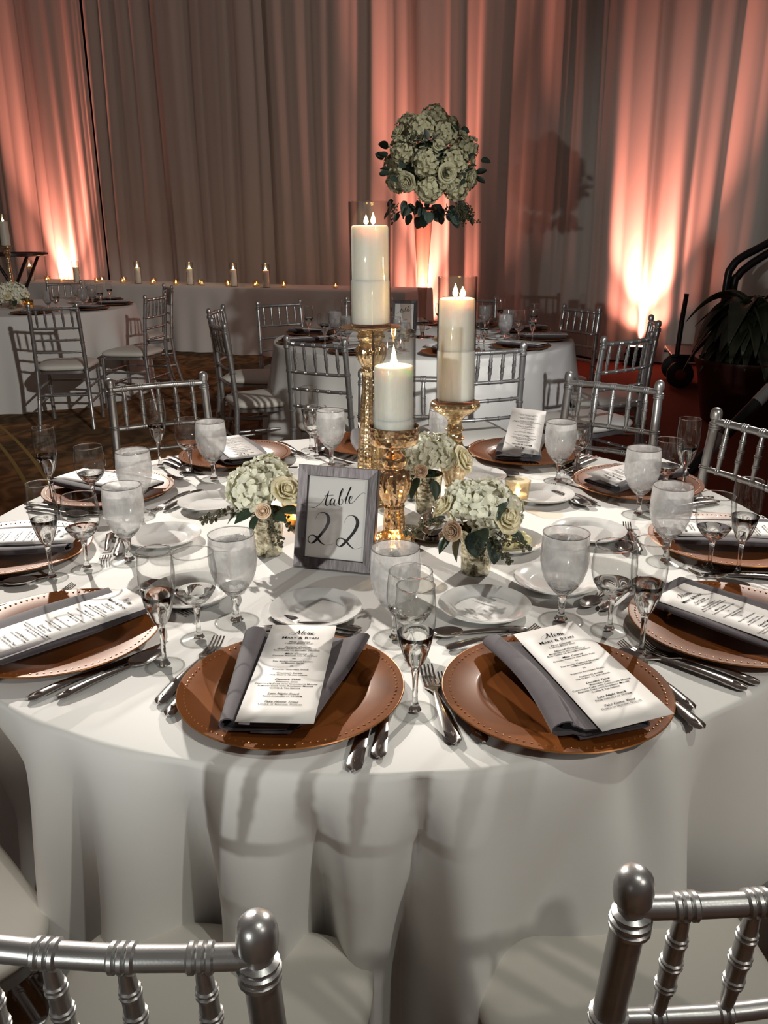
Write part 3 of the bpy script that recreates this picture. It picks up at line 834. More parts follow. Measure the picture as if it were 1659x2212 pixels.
def spoon_mb(L=.185, bw=.040):
    mb = MB(); h = L * .66; bl = L - h
    handle(mb, -L / 2, -L / 2 + h + .006, .020, .0062)
    cy_, rb = -L / 2 + h + bl / 2, bl / 2
    def bowl(u, v):
        a = 2 * PI * u; r = v
        x = bw / 2 * r * math.cos(a) * (1 - .12 * math.sin(a)); y = cy_ + rb * r * math.sin(a)
        return (x, y, .0016 + .0075 * r * r)
    vs = []; n = 24; m = 7
    for th, off in ((0, .0012), (1, -.0004)):
        for j in range(m):
            for i in range(n):
                p = bowl(i / n, j / (m - 1)); vs.append((p[0], p[1], p[2] + off))
    fs = []
    for l in range(2):
        b = l * n * m
        for j in range(m - 1):
            for i in range(n):
                i2 = (i + 1) % n; q = (b + j * n + i, b + j * n + i2, b + (j + 1) * n + i2, b + (j + 1) * n + i)
                fs.append(q if l == 0 else q[::-1])
    b = (m - 1) * n
    for i in range(n):
        i2 = (i + 1) % n; fs.append((b + i, b + i2, n * m + b + i2, n * m + b + i))
    return mb.add(vs, fs)
def knife_mb(L=.235):
    mb = MB(); h = L * .50
    handle(mb, -L / 2, -L / 2 + h, .021, .012)
    def blade(u, v):
        y = -L / 2 + h - .001 + v * (L - h)
        w0 = .0185 * math.sqrt(max(.0, 1 - max(0, (v - .72) / .28) ** 2.2)) if v > .72 else .0185 - .004 * (1 - v / .72) ** 3
        return (-.006 + u * max(w0, .0006), y, .0042)
    mb.slab(blade, 3, 18, .0016)
    return mb
def napkin_mb(kind=0):
    SECT = [[(.040, .0075), (-.050, .0050), (-.078, .0060), (-.088, .0120), (-.084, .0200), (-.072, .0235), (-.060, .0200), (-.052, .0140), (.020, .0110), (.050, .0130), (.066, .0190), (.078, .0225), (.088, .0190), (.090, .0120), (.080, .0050), (.058, .0020), (-.030, .0015)],
            [(.060, .0075), (-.030, .0055), (-.052, .0060), (-.064, .0120), (-.062, .0210), (-.050, .0260), (-.038, .0240), (-.032, .0160), (.010, .0115), (.050, .0125), (.066, .0110), (.070, .0070), (.060, .0030), (-.030, .0018)],
            [(.050, .0090), (-.050, .0070), (-.066, .0080), (-.070, .0130), (-.060, .0170), (-.020, .0165), (.040, .0165), (.062, .0190), (.072, .0150), (.068, .0080), (.050, .0040), (-.040, .0022)]][kind]
    sx = smooth_path([(x, 0, z) for x, z in SECT], 60)
    def fn(u, v):
        p = sx[min(59, int(round(u * 59)))]
        y = -.128 + .256 * v
        x = p.x
        if kind == 0:                     # wings open towards the table centre
            k = .70 + .42 * v; x = p.x * k + (-.014 + .018 * v)
            y += .012 * math.sin(x * 60) * v - .02 * (1 - v) * (1 if x > .02 else 0) * -1
        elif kind == 1:
            x = p.x * (1.0 - .05 * v) + .012 * math.sin(3 * v)
            y += (.006 if x < -.03 else -.004)
        else:
            x = p.x * (1 + .06 * math.sin(4 * v)); y += .008 * math.sin(x * 45)
        z = p.z * (1 + .10 * math.sin(5 * v + x * 20)) + .0015
        return (x, y, z)
    return MB().slab(fn, 60, 18, .0022)

def text_mesh(lines, key, mat):
    """lines: (text, size, x, y, shear, smallcaps, bold) drawn with the built-in font, flat in XY"""
    if key in CACHE: return CACHE[key]
    mb = MB()
    dg = None
    for (txt, size, x, y, shear, sc_, bold) in lines:
        cu = D.curves.new('tmp_text', 'FONT'); cu.body = txt; cu.size = size; cu.align_x = 'CENTER'; cu.shear = shear
        cu.resolution_u = 2; cu.offset = bold; cu.small_caps_scale = .76
        if sc_:
            for k, fmt in enumerate(cu.body_format): fmt.use_small_caps = True
        o = D.objects.new('tmp_text', cu); COL.objects.link(o)
        bpy.context.view_layer.update()
        me = D.meshes.new_from_object(o.evaluated_get(bpy.context.evaluated_depsgraph_get()))
        mb.add([(v.co.x + x, v.co.y + y, 0) for v in me.vertices], [tuple(p.vertices) for p in me.polygons])
        D.objects.remove(o); D.curves.remove(cu); D.meshes.remove(me)
    CACHE[key] = mb.mesh(key, mat, None)
    return CACHE[key]
def stroke(mb, pts, wd, slant=0.9, n=40, lo=.25):
    """pen stroke: thick on the down-strokes, thin on the rest, flat in XY"""
    P = smooth_path([(x, y, 0) for x, y in pts], n)
    vs = []
    for i, p in enumerate(P):
        a, b = P[max(0, i - 1)], P[min(n - 1, i + 1)]; t = (b - a)
        t = t.normalized() if t.length > 1e-9 else Vector((1, 0, 0))
        k = lo + (1 - lo) * max(0, -t.y) ** 1.5
        e = min(1, 4 * i / n + .2, 4 * (n - 1 - i) / n + .2)
        nn = Vector((-t.y, t.x, 0)) * wd * k * e * .5
        vs += [p + nn, p - nn]
    return mb.add(vs, [(2 * i, 2 * i + 1, 2 * i + 3, 2 * i + 2) for i in range(n - 1)])
def fix_flat(mb):
    """make all faces look up"""
    out = []
    for f in mb.f:
        a, b, c = [Vector(mb.v[i]) for i in f[:3]]
        out.append(f if (b - a).cross(c - a).z >= 0 else f[::-1])
    mb.f = out; return mb
MENU_STROKES = [[(-.9, -.05), (-.98, .12), (-.8, .42), (-.45, .62), (-.2, .9)], [(-.2, .9), (-.3, .5), (-.5, .1), (-.75, -.05), (-.86, .05)],
                [(-.2, .9), (-.18, .5), (-.2, .02)], [(-.2, .02), (0, .45), (.22, .92)], [(.22, .92), (.12, .5), (.05, .1), (.12, 0), (.22, .1)],
                [(.22, .16), (.38, .26), (.44, .38), (.38, .46), (.28, .34), (.25, .12), (.33, 0), (.45, .08), (.52, .2)],
                [(.52, .2), (.60, .44), (.58, .3), (.53, .02)], [(.54, .1), (.66, .4), (.72, .44), (.72, .32), (.68, .06), (.74, 0), (.82, .12)],
                [(.82, .12), (.9, .44), (.87, .25), (.85, .06), (.9, 0), (1.0, .2), (1.06, .44)], [(1.06, .44), (1.0, .15), (1.03, 0), (1.14, .1), (1.3, .3)]]
def menu_text():
    if 'menu_text' in CACHE: return CACHE['menu_text']
    L = []
    y = .0895
    S = lambda t, sz, yy, b=0: L.append((t, sz, 0, yy, .45, False, b))
    Kp = lambda t, sz, yy, b=0: L.append((t, sz, 0, yy, 0, True, b))
    Kp('Mary & Ryan', .0104, .0920, .00012)
    rows = [('s', 'First Course', .0795), ('k', 'Tomato Bisque Soup', .0745), ('s', 'Second Course', .0625), ('k', 'Mixed Salad with Choice of', .0572), ('k', 'Blue Cheese or Balsamic Dressing', .0520),
            ('s', 'Main Course', .0410), ('k', 'Chicken Princess and Petit Filet', .0352), ('k', 'or', .0270), ('k', 'Pan Seared Chipotle Salmon', .0180), ('k', 'w/Mango Salsa', .0128), ('k', 'or', .0040),
            ('k', 'Roasted Vegetable Stack', -.0060), ('k', 'Children\u2019s Entr\u00e9e', -.0165), ('k', 'for Guests 12 and under', -.0218),
            ('s', 'Dessert Table', -.0350), ('k', 'Wedding Cake', -.0410), ('k', 'Chocolate Cake with Chocolate Mousse', -.0468), ('k', 'Almond Cake with Raspberry Mousse', -.0524), ('k', 'Coffee & Tea Service', -.0582),
            ('s', 'Late Night Snack', -.0735), ('k', 'Pizza available at 10:30pm', -.0795), ('s', 'Take Home Treat', -.0945), ('k', 'Choice of Seasonal Donuts', -.1005)]
    for k, t, yy in rows:
        if k == 's': S(t, .0064, yy, .00008)
        else: Kp(t, .0050, yy, .00006)
    text_mesh(L, 'menu_body', MT['ink'])
    me = CACHE['menu_body']; mb = MB(); mb.add([tuple(v.co) for v in me.vertices], [tuple(p.vertices) for p in me.polygons])
    for s_ in MENU_STROKES: stroke(mb, [(x * .0185 - .001, .1065 + y_ * .0165) for x, y_ in s_], .0016, n=16)
    CACHE['menu_text'] = fix_flat(mb).mesh('menu_text', MT['ink'], None)
    return CACHE['menu_text']
def menu_mb(): return MB().slab(lambda u, v: ((u - .5) * .103, (v - .5) * .283, .0010 * math.sin(PI * v)), 4, 9, .0006)

SILVER = 'flatware of the foreground table'
def loc_w(c, th, x, y): return (c[0] + x * math.cos(th) - y * math.sin(th), c[1] + x * math.sin(th) + y * math.cos(th))
def cutlery(kind, c, th, x, y, rz, where, z=TH + .0006):
    px, py = loc_w(c, th, x, y)
    A = {'dinner_fork': (lambda: fork_mb(.208, .025), 'long silver dinner fork, tines up, '), 'salad_fork': (lambda: fork_mb(.185, .023), 'shorter silver salad fork '),
         'dinner_knife': (knife_mb, 'silver dinner knife '), 'soup_spoon': (lambda: spoon_mb(.182, .038), 'silver soup spoon '),
         'dessert_fork': (lambda: fork_mb(.175, .022), 'small silver dessert fork '), 'dessert_spoon': (lambda: spoon_mb(.165, .035), 'small silver dessert spoon ')}[kind]
    o = part(kind, cached(kind, A[0], MT['steel'], 50), None, (px, py, z), (0, 0, th + R(rz)))
    return tag(o, (A[1] + where).strip(), 'cutlery', SILVER)

# foreground table: id, charger centre, facing, menu yaw, napkin kind, phrase
MAIN = [
 ('a', (-.137, 1.098), -9.3, -3, 0, 'at the front left place'),
 ('b', (.247, 1.086), 20.0, 15, 1, 'at the front right place'),
 ('c', (.583, 1.303), 49.4, 40, 2, 'at the lower right edge place'),
 ('d', (.735, 1.70), 81, 84, 2, 'at the upper right edge place'),
 ('e', (.663, 2.129), 114.5, 124, 1, 'at the place before the rightmost chair'),
 ('f', (.419, 2.458), 145.5, 166, 1, 'at the rear place right of the candles'),
 ('g', (-.02, 2.575), 180, 185, 1, 'at the rear place behind the candlesticks'),
 ('h', (-.44, 2.45), -146, -155, 2, 'at the rear place left of the candles'),
 ('i', (-.712, 2.108), -113, -118, 2, 'at the left place beside bare carpet'),
 ('j', (-.789, 1.681), -80, -84, 2, 'at the upper left edge place'),
 ('k', (-.543, 1.286), -44.5, -44, 2, 'at the lower left edge place')]
GL = {'a': [(.042, 1.050), (.040, 1.195), (.018, 1.275)], 'b': [(.409, 1.214), (.380, 1.300), (.306, 1.340)], 'c': [(.689, 1.532), (.646, 1.566), (.572, 1.606)],
      'd': [(.764, 2.075), (.697, 2.018), (.602, 1.905)], 'e': [(.551, 2.327), (.530, 2.262), (.468, 2.190)], 'g': [(-.224, 2.55), (-.20, 2.455), (-.149, 2.36)],
      'h': [(-.644, 2.368), (-.539, 2.292), (-.463, 2.226)], 'i': [(-.83, 2.028), (-.712, 1.99), (-.583, 1.913)], 'j': [(-.653, 1.544), (-.600, 1.592), (-.527, 1.634)],
      'k': [(-.345, 1.187), (-.310, 1.279), (-.258, 1.345)]}
BP = {'a': (-.122, 1.370), 'b': (.178, 1.381), 'e': (.396, 2.037), 'i': (-.425, 1.995), 'c': (.33, 1.495), 'd': (.452, 1.765), 'j': (-.485, 1.752), 'k': (-.36, 1.452)}
GRP = dict(charger='copper chargers on the foreground table', napkin='grey napkins on the foreground table', menu='menu cards on the foreground table', bread='bread plates on the foreground table',
           flute='champagne flutes on the foreground table', wine='wine glasses on the foreground table', water='water goblets on the foreground table')
CUT = {'a': {'dinner_fork': (-.172, .045, -5), 'salad_fork': (-.150, .006, -3.5), 'soup_spoon': (.146, -.050, 4), 'dinner_knife': (.122, -.055, 2), 'dessert_fork': (-.02, .196, -92), 'dessert_spoon': (-.02, .222, 88)},
       'b': {'dinner_fork': (-.166, .040, -12), 'salad_fork': (-.140, .020, -7), 'soup_spoon': (.164, -.012, -2), 'dinner_knife': (.140, -.030, 0), 'dessert_fork': (-.002, .192, -87), 'dessert_spoon': (-.015, .222, 78)}}
CDEF = {'dinner_fork': (-.184, .01, -3), 'salad_fork': (-.158, -.01, -2), 'soup_spoon': (.182, -.005, 3), 'dinner_knife': (.156, -.01, 2), 'dessert_fork': (0.01, .197, -88), 'dessert_spoon': (-.01, .224, 90)}
def setting(c, th, my, nk, where, tbl, glasses, bp, cut=None, full=True, menu=True, tilt=0.0, NAP=None, grp=GRP):
    t = thing('charger_plate', 'copper charger plate ' + where, 'plate', (c[0], c[1], TH + .0004), 0, grp['charger'])
    part('plate', cached('charger', charger_mb, MT['charger']), t)
    part('beaded_rim', cached('beads', bead_mb, MT['charger_edge']), t, label='row of small gold beads')
    o = part('napkin', cached('napkin_%d' % nk, lambda: napkin_mb(nk), MT['napkin'], 60), None, (c[0], c[1], TH + .0165), (0, 0, R(my)))
    tag(o, 'folded grey napkin on the charger ' + where, 'napkin', grp['napkin'])
    if menu:
        ox, oy = loc_w((0, 0), R(my), *(NAP or (0, 0)))
        m = part('menu_card', cached('menu_card', menu_mb, MT['paper'], None), None, (c[0] + ox, c[1] + oy, TH + (.0455 if nk == 1 else .0455 if nk == 0 else .0375)), (0, 0, 0))
        m.rotation_euler = (Matrix.Rotation(R(my), 3, 'Z') @ Matrix.Rotation(tilt, 3, 'X') @ Matrix.Rotation(R(-5 if nk == 1 else 0) , 3, 'Y')).to_euler()
        tag(m, 'white printed menu card ' + where, 'menu', grp['menu'])
        part('printed_text', menu_text(), m, (0, 0, .0016))
        if tilt: m.location.z += .141 * math.sin(abs(tilt))
    if bp:
        o = part('bread_plate', cached('bread_plate', bread_mb, MT['china']), None, (bp[0], bp[1], TH + .0004))
        tag(o, 'small white bread plate ' + where, 'plate', grp['bread'])
    for kd, p in zip(('flute', 'wine', 'water'), glasses):
        glass(kd, p[0], p[1], where, grp[kd])
    if full:
        for kd, (x, y, rz) in (cut or CDEF).items(): cutlery(kd, c, th, x, y, rz, where)
for (k, c, ang, my, nk, where) in MAIN:
    th = R(ang)
    gl = GL.get(k) or [loc_w(c, th, .20, .065), loc_w(c, th, .197, .155), loc_w(c, th, .147, .225)]
    bp = BP.get(k) or loc_w(c, th, .0, .30)
    setting(c, th, my, nk, where, 1, gl, bp, CUT.get(k), tilt=(R(-14) if k == 'f' else 0), NAP={'a': (.001, -.003), 'b': (.040, -.012), 'c': (-.012, -.03), 'k': (.022, .0)}.get(k))

# ------------------------------------------------------------------ candlesticks, hurricanes, candles
def flute_mod(n, d, z0, z1):
    return lambda a, z: 1 + (d * math.sin(n * a) if z0 < z < z1 else 0)
def dense(prof, n=90):
    pts = smooth_path([(r, 0, z) for r, z in prof], n); return [(max(p.x, .0004), p.z) for p in pts]
STICKS = {
 'tall': ([(0, 0), (.058, 0), (.060, .006), (.054, .014), (.040, .022), (.036, .035), (.037, .06), (.035, .10), (.031, .16), (.027, .22), (.0235, .28), (.0215, .315), (.026, .325), (.0255, .332), (.022, .338), (.030, .350), (.0355, .366), (.034, .382), (.026, .394), (.030, .400), (.034, .408), (.030, .415), (.042, .421), (.066, .426), (.068, .4285), (.066, .431), (.0005, .430)], (14, .045, .03, .395), 'merc_pale'),
 'short': ([(0, 0), (.046, 0), (.048, .006), (.045, .012), (.032, .019), (.024, .028), (.0225, .05), (.0205, .075), (.0225, .080), (.0205, .086), (.027, .098), (.0335, .120), (.0345, .138), (.031, .154), (.022, .164), (.0215, .168), (.026, .176), (.0255, .188), (.018, .196), (.013, .202), (.0125, .208), (.022, .214), (.044, .217), (.051, .226), (.053, .254), (.051, .254), (.049, .228), (.0005, .226)], (16, .05, .03, .16), 'merc_gold'),
 'mid': ([(0, 0), (.052, 0), (.054, .006), (.048, .012), (.026, .022), (.0185, .034), (.0175, .045), (.021, .052), (.0195, .058), (.026, .075), (.0325, .098), (.0325, .116), (.027, .140), (.0205, .158), (.0195, .166), (.0245, .171), (.0195, .177), (.0175, .186), (.0240, .192), (.0180, .199), (.0175, .212), (.026, .224), (.046, .236), (.057, .246), (.059, .253), (.056, .259), (.050, .258), (.0005, .255)], (12, .035, .06, .155), 'merc_pale')}
def cylinder_glass(r, h):
    return MB().lathe([(0, 0), (r - .002, 0), (r, .002), (r, h - .001), (r - .0010, h), (r - .0020, h - .001), (r - .0020, .006), (0, .006)], 48)
def candle_mb(r, h):
    return MB().lathe([(0, 0), (r - .002, 0), (r, .002), (r, h - .006), (r - .002, h - .0015), (r - .006, h), (r * .8, h - .0005), (r * .55, h - .004), (r * .25, h - .006), (0, h - .006)], 48)
def flame_mb(h, r):
    return MB().lathe([(.0004, 0), (r * .55, h * .08), (r * .95, h * .22), (r, h * .34), (r * .8, h * .52), (r * .45, h * .74), (r * .15, h * .92), (.0003, h)], 12)
def pillar(name, x, y, z, r, band_h, h, wick_h, flames, label, group, glass_lab, glass_h, gr, stick_label, kind):
    prof, (nf, df, z0, z1), mat = STICKS[kind]
    s = part('candlestick', cached('stick_' + kind, lambda: MB().lathe(dense(prof), 64, (0, 0, 0), flute_mod(nf, df, z0, z1)), MT[mat]), None, (x, y, TH + .0005))
    tag(s, stick_label, 'candlestick', 'mercury glass candlesticks on the foreground table')
    gobj = part('hurricane_glass', cylinder_glass(gr, glass_h).mesh('hurricane_glass', MT['cyl'], 50), None, (x, y, z))
    tag(gobj, glass_lab, 'candle glass', 'hurricane glasses on the foreground table')
    c = thing('pillar_candle', label, 'candle', (x, y, z + .0064), 0, group)
    part('lower_wax', candle_mb(r + .0022, band_h).mesh('lower_wax', MT['wax']), c, label='slightly wider lower band of wax')
    part('upper_wax', candle_mb(r, h - band_h + .003).mesh('upper_wax', MT['wax']), c, (0, 0, band_h - .0035))
    for (dx, dy, fh, fr) in flames:
        part('wick', MB().tube([(dx, dy, h - .008), (dx + .001, dy, h + wick_h)], .0008, 6).mesh('wick', MT['wick']), c)
        part('flame', flame_mb(fh, fr).mesh('flame', MT['flame'], None), c, (dx, dy, h + .001))
    point('candle_glow', (x, y, z + h + .024), 1.6, (1.0, 0.60, 0.28), .008)
CG = 'pillar candles on the foreground table'
pillar('tall', -.028, 2.03, TH + .4315, .0425, .10, .218, .006, [(-.008, 0, .021, .0055), (.008, -.002, .026, .0055)], 'tallest white pillar candle with twin flame, on the tall candlestick', CG,
       'tall clear glass cylinder round the highest candle', .275, .0475, 'tall pale gold mercury glass candlestick with ribbed shaft, rearmost of the three', 'tall')
pillar('short', .022, 1.742, TH + .2275, .0405, .042, .150, .006, [(0, 0, .040, .0055)], 'shortest white pillar candle with one long flame, behind the table number', CG,
       'clear glass cylinder round the lowest candle', .225, .0450, 'short amber gold mercury glass candlestick right behind the picture frame', 'short')
pillar('mid', .170, 1.985, TH + .2595, .0415, .118, .232, .006, [(.012, 0, .024, .007), (-.004, .006, .030, .0065)], 'middle white pillar candle, to the right of the tallest one', CG,
       'clear glass cylinder round the middle candle', .285, .0450, 'pale mercury glass candlestick with round dish top and bulb, behind the flowers', 'mid')

def votive_cup_mb(r=.034, h=.062):
    return MB().lathe([(0, 0), (r * .78, 0), (r * .80, .003), (r * .95, h * .75), (r, h), (r - .0022, h), (r * .95 - .0022, h * .75), (r * .8 - .002, .008), (0, .008)], 32)
def votive(x, y, z, label, group, mat, s=1.0, lit=0.0, far=True):
    t = thing('votive_candle', label, 'votive', (x, y, z), random.uniform(0, 6), group)
    part('glass_cup', cached('votive_cup', votive_cup_mb, mat), t, sc=s)
    part('wax', cached('votive_wax', lambda: MB().lathe([(0, .0085), (.0245, .0085), (.0255, .024), (.020, .0235), (0, .022)], 20), MT['wax']), t, sc=s)
    part('flame', cached('votive_flame', lambda: flame_mb(.022, .0070), MT['flame_far'], None), t, (0, 0, .0235 * s), sc=s)
    if lit: point('candle_glow', (x, y, z + .05), lit, (1.0, .55, .22), .006)
VG = 'votives on the foreground table'
votive(.020, 1.600, TH + .0004, 'gold flecked glass votive beside the picture frame, behind the iced goblet', VG, MT['votive'], 1.05, .10)
votive(-.205, 1.850, TH + .0004, 'small amber votive glowing behind the flowers beside the frame', VG, MT['amber'], .85, .07)
votive(.330, 2.005, TH + .0004, 'small gold rimmed votive behind the large hydrangea', VG, MT['votive_clear'], .95)

# ------------------------------------------------------------------ flowers
def petal_pts(L, w, cup, nu=3, nv=4):
    def fn(u, v):
        ww = w * math.sin(PI * (.12 + .82 * v)) ** .8
        x = (u - .5) * ww; y = L * v
        z = cup * (v * v) + .25 * ww * (2 * u - 1) ** 2 * .5
        return Vector((x, y, z))
    return fn, nu, nv
def hydrangea_mb(seed, n=95, pr=.30):
    rnd = random.Random(seed); mb = MB()
    for k in range(n):
        z = 1 - 1.62 * (k + .5) / n; a = k * 2.39996 + rnd.uniform(-.2, .2)
        r = math.sqrt(max(0, 1 - z * z)); d = Vector((r * math.cos(a), r * math.sin(a), z)).normalized()
        d = (d + Vector((rnd.uniform(-.12, .12), rnd.uniform(-.12, .12), rnd.uniform(-.12, .12)))).normalized()
        c = d * rnd.uniform(.82, 1.0)
        q = d.to_track_quat('Z', 'Y').to_matrix().to_4x4()
        spin = rnd.uniform(0, PI)
        for p in range(4):
            L = pr * rnd.uniform(.62, .92)
            fn, nu, nv = petal_pts(L, L * 1.05, rnd.uniform(-.06, .10))
            m = Matrix.Translation(c) @ q @ Matrix.Rotation(spin + p * PI / 2, 4, 'Z') @ Matrix.Rotation(rnd.uniform(.1, .6), 4, 'X')
            n0 = len(mb.v); mb.grid(lambda u, v: fn(u, v), nu, nv); mb.xf(m, n0)
        n0 = len(mb.v); mb.ball(c + d * .02, .03, 5, 4)
    mb.ball((0, 0, 0), .80, 14, 10)
    return mb
def rose_mb(seed, bloom=1.0):
    rnd = random.Random(seed); mb = MB()
    mb.lathe([(.02, .2), (.20, .3), (.24, .6), (.19, .84), (.13, .93), (.10, .90), (.06, .93), (.0005, .92)], 12)
    for ring, (n, r0, h, flare, tilt) in enumerate(((3, .26, .98, .02, 0), (4, .40, .95, .10, .1), (5, .56, .86, .24 * bloom, .25), (6, .70, .72, .42 * bloom, .5))):
        for k in range(n):
            a0 = 2 * PI * k / n + ring * .7 + rnd.uniform(-.1, .1); sp = 2 * PI / n * .78
            def fn(u, v, a0=a0, sp=sp, r0=r0, h=h, fl=flare):
                a = a0 + (u - .5) * 2 * sp * (.5 + .5 * math.sin(PI * min(1, .15 + v * .75)))
                e = 1 - (2 * u - 1) ** 2
                rr = r0 * (.35 + .65 * math.sin(min(1, v * 1.15) * PI / 2)) + fl * v ** 3 + .04 * (1 - e) * v
                z = .05 + h * v * (.82 + .18 * e) - fl * .5 * v ** 4
                return Vector((rr * math.cos(a), rr * math.sin(a), z))
            mb.slab(fn, 7, 7, .022)
    return mb
def leaf_mb(L=1.0, w=.55, bend=.25, round_=False):
    def fn(u, v):
        s = math.sin(PI * v ** .8) ** (.55 if round_ else .9) if 0 < v < 1 else 0.02
        x = (u - .5) * w * max(s, .03)
        return (x, L * v, .12 * abs(2 * u - 1) * w * s - bend * v * v * L)
    return MB().slab(fn, 5, 9, .012)
def sprig_mb(seed, n=26):
    rnd = random.Random(seed); mb = MB()
    P = [(0, 0, 0), (.1, .35, .05), (.05, .7, .0), (.15, 1.0, -.12)]
    mb.tube(smooth_path(P, 10), [.020 - .0012 * k for k in range(10)], 5)
    pts = smooth_path(P, 40)
    for k in range(n):
        b = pts[8 + int(31 * k / n)]; d = Vector((rnd.uniform(-1, 1), rnd.uniform(-.2, .7), rnd.uniform(-.8, .8))).normalized() * rnd.uniform(.06, .17)
        mb.tube([b, b + d], .010, 4); mb.ball(b + d, (.042, .042, .052), 6, 5)
    return mb
def orient(d, spin=0): 
    return (Vector(d).normalized().to_track_quat('Z', 'Y').to_matrix() @ Matrix.Rotation(spin, 3, 'Z')).to_euler()
def orient_y(d, spin=0):
    return (Vector(d).normalized().to_track_quat('Y', 'Z').to_matrix() @ Matrix.Rotation(spin, 3, 'Y')).to_euler()
def vase_mb():
    return MB().lathe([(0, 0), (.027, 0), (.029, .004), (.030, .03), (.0335, .075), (.0365, .095), (.0345, .095), (.0315, .075), (.028, .03), (.026, .008), (0, .008)], 40)
def bouquet(x, y, z, label, vlabel, spec, rz=0, group='low flower arrangements on the foreground table'):
    v = part('vase', cached('vase', vase_mb, MT['merc_silver']), None, (x, y, z), (0, 0, rz)); tag(v, vlabel, 'vase', 'mercury glass flower vases')
    t = thing('flower_arrangement', label, 'flowers', (x, y, z + .05), rz, group)
    for (kind, p, d, s, spin) in spec:
        p = Vector(p) - Vector((0, 0, .05))
        if kind == 'hyd': part('hydrangea', cached('hydrangea_%d' % (int(spin * 10) % 2), lambda: hydrangea_mb(int(spin * 10) % 2 + 1), MT['petal'], None), t, p, orient(d, spin), s)
        elif kind == 'rose': part('rose', cached('rose', lambda: rose_mb(3), MT['rose'], None), t, p, orient(d, spin), s, 'cream rose')
        elif kind == 'blush': part('rose', cached('rose_b', lambda: rose_mb(5, .7), MT['blush'], None), t, p, orient(d, spin), s, 'blush pink rose')
        elif kind == 'leaf': part('leaf', cached('leaf', leaf_mb, MT['leaf'], None), t, p, orient_y(d, spin), s)
        elif kind == 'rleaf': part('leaf', cached('round_leaf', lambda: leaf_mb(1, .8, .2, True), MT['euc'], None), t, p, orient_y(d, spin), s)
        elif kind == 'sprig': part('berry_sprig', cached('sprig', lambda: sprig_mb(4), MT['berry'], None), t, p, orient_y(d, spin), s)
    part('stem', cached('bouquet_stem', lambda: MB().tube([(0, 0, -.038), (.004, .002, .0), (0, 0, .06)], .010, 8).tube([(.010, .006, -.036), (.012, -.004, .05)], .004, 6).tube([(-.012, .004, -.036), (-.010, .006, .05)], .004, 6), MT['leaf']), t)
    return t
LSP = [('hyd', (-.026, 0, .142), (-.3, -.3, 1), .052, .1), ('hyd', (.004, .025, .158), (.1, .2, 1), .046, .2), ('hyd', (-.040, .030, .135), (-.7, .2, .8), .042, .3),
       ('rose', (.040, -.026, .138), (.5, -.6, .75), .030, .4), ('rose', (.056, .012, .128), (.9, -.1, .5), .027, .9), ('blush', (.002, -.056, .112), (.05, -1, .35), .0165, .2),
       ('leaf', (.030, -.030, .105), (.9, -.35, .15), .055, .3), ('leaf', (-.020, -.036, .108), (-.8, -.6, -.25), .048, -.4), ('leaf', (-.012, -.036, .098), (-.5, -.7, -.75), .045, .2), ('leaf', (.035, .0, .110), (1, .1, .2), .052, -.2),
       ('leaf', (.02, -.034, .098), (.5, -.8, .1), .046, .6), ('leaf', (-.05, -.02, .10), (-.9, -.2, -.5), .038, 0),
       ('sprig', (-.030, -.020, .098), (-1, -.15, -.05), .10, .5), ('sprig', (.018, -.036, .100), (.3, -.8, -.65), .075, 1.0), ('sprig', (.034, -.026, .10), (.7, -.5, -.6), .07, 2.0)]
bouquet(-.244, 1.674, TH + .0004, 'low white hydrangea and cream rose bouquet beside the table number frame', 'silver mercury glass cup under the bouquet beside the frame', LSP, 0.0)
RSP = [('hyd', (.020, .0, .132), (.2, -.4, 1), .054, .2), ('hyd', (-.018, .020, .138), (-.3, .1, 1), .044, .1), ('rose', (.044, -.030, .120), (.6, -.7, .5), .030, .3), ('hyd', (.050, .012, .122), (.9, .1, .5), .040, .1),
       ('rose', (-.055, .006, .128), (-.8, -.1, .7), .027, .7), ('blush', (-.046, -.042, .102), (-.55, -.8, .2), .0205, .1), ('leaf', (-.062, -.012, .115), (-.8, -.4, .3), .045, .5), ('leaf', (-.055, -.035, .09), (-.6, -.6, -.5), .042, 0),
       ('leaf', (-.035, -.035, .095), (-.4, -.5, -.9), .055, .6), ('leaf', (.000, -.046, .105), (.1, -1, .1), .050, .3), ('rleaf', (-.006, -.040, .10), (-.1, -.6, -.75), .050, .2), ('rleaf', (.022, -.034, .085), (.25, -.5, -.8), .052, -.3),
       ('leaf', (.030, -.052, .125), (.2, -.4, 1), .050, 1.3), ('leaf', (.058, -.02, .095), (.8, -.3, -.4), .045, .4), ('leaf', (-.07, 0, .10), (-.8, 0, -.5), .04, .3),
       ('sprig', (-.060, -.020, .112), (-1, -.35, -.1), .085, .2), ('sprig', (.030, -.036, .098), (.7, -.6, -.1), .08, 1.1), ('sprig', (.020, -.036, .10), (.4, -.7, -.65), .075, 2.4), ('sprig', (.0, -.036, .095), (.1, -.7, -.7), .055, .4)]
bouquet(.181, 1.564, TH + .0004, 'low white hydrangea bouquet with olive seed sprigs beside the butter plate', 'silver mercury glass cup under the bouquet beside the butter plate', RSP, 0.0)
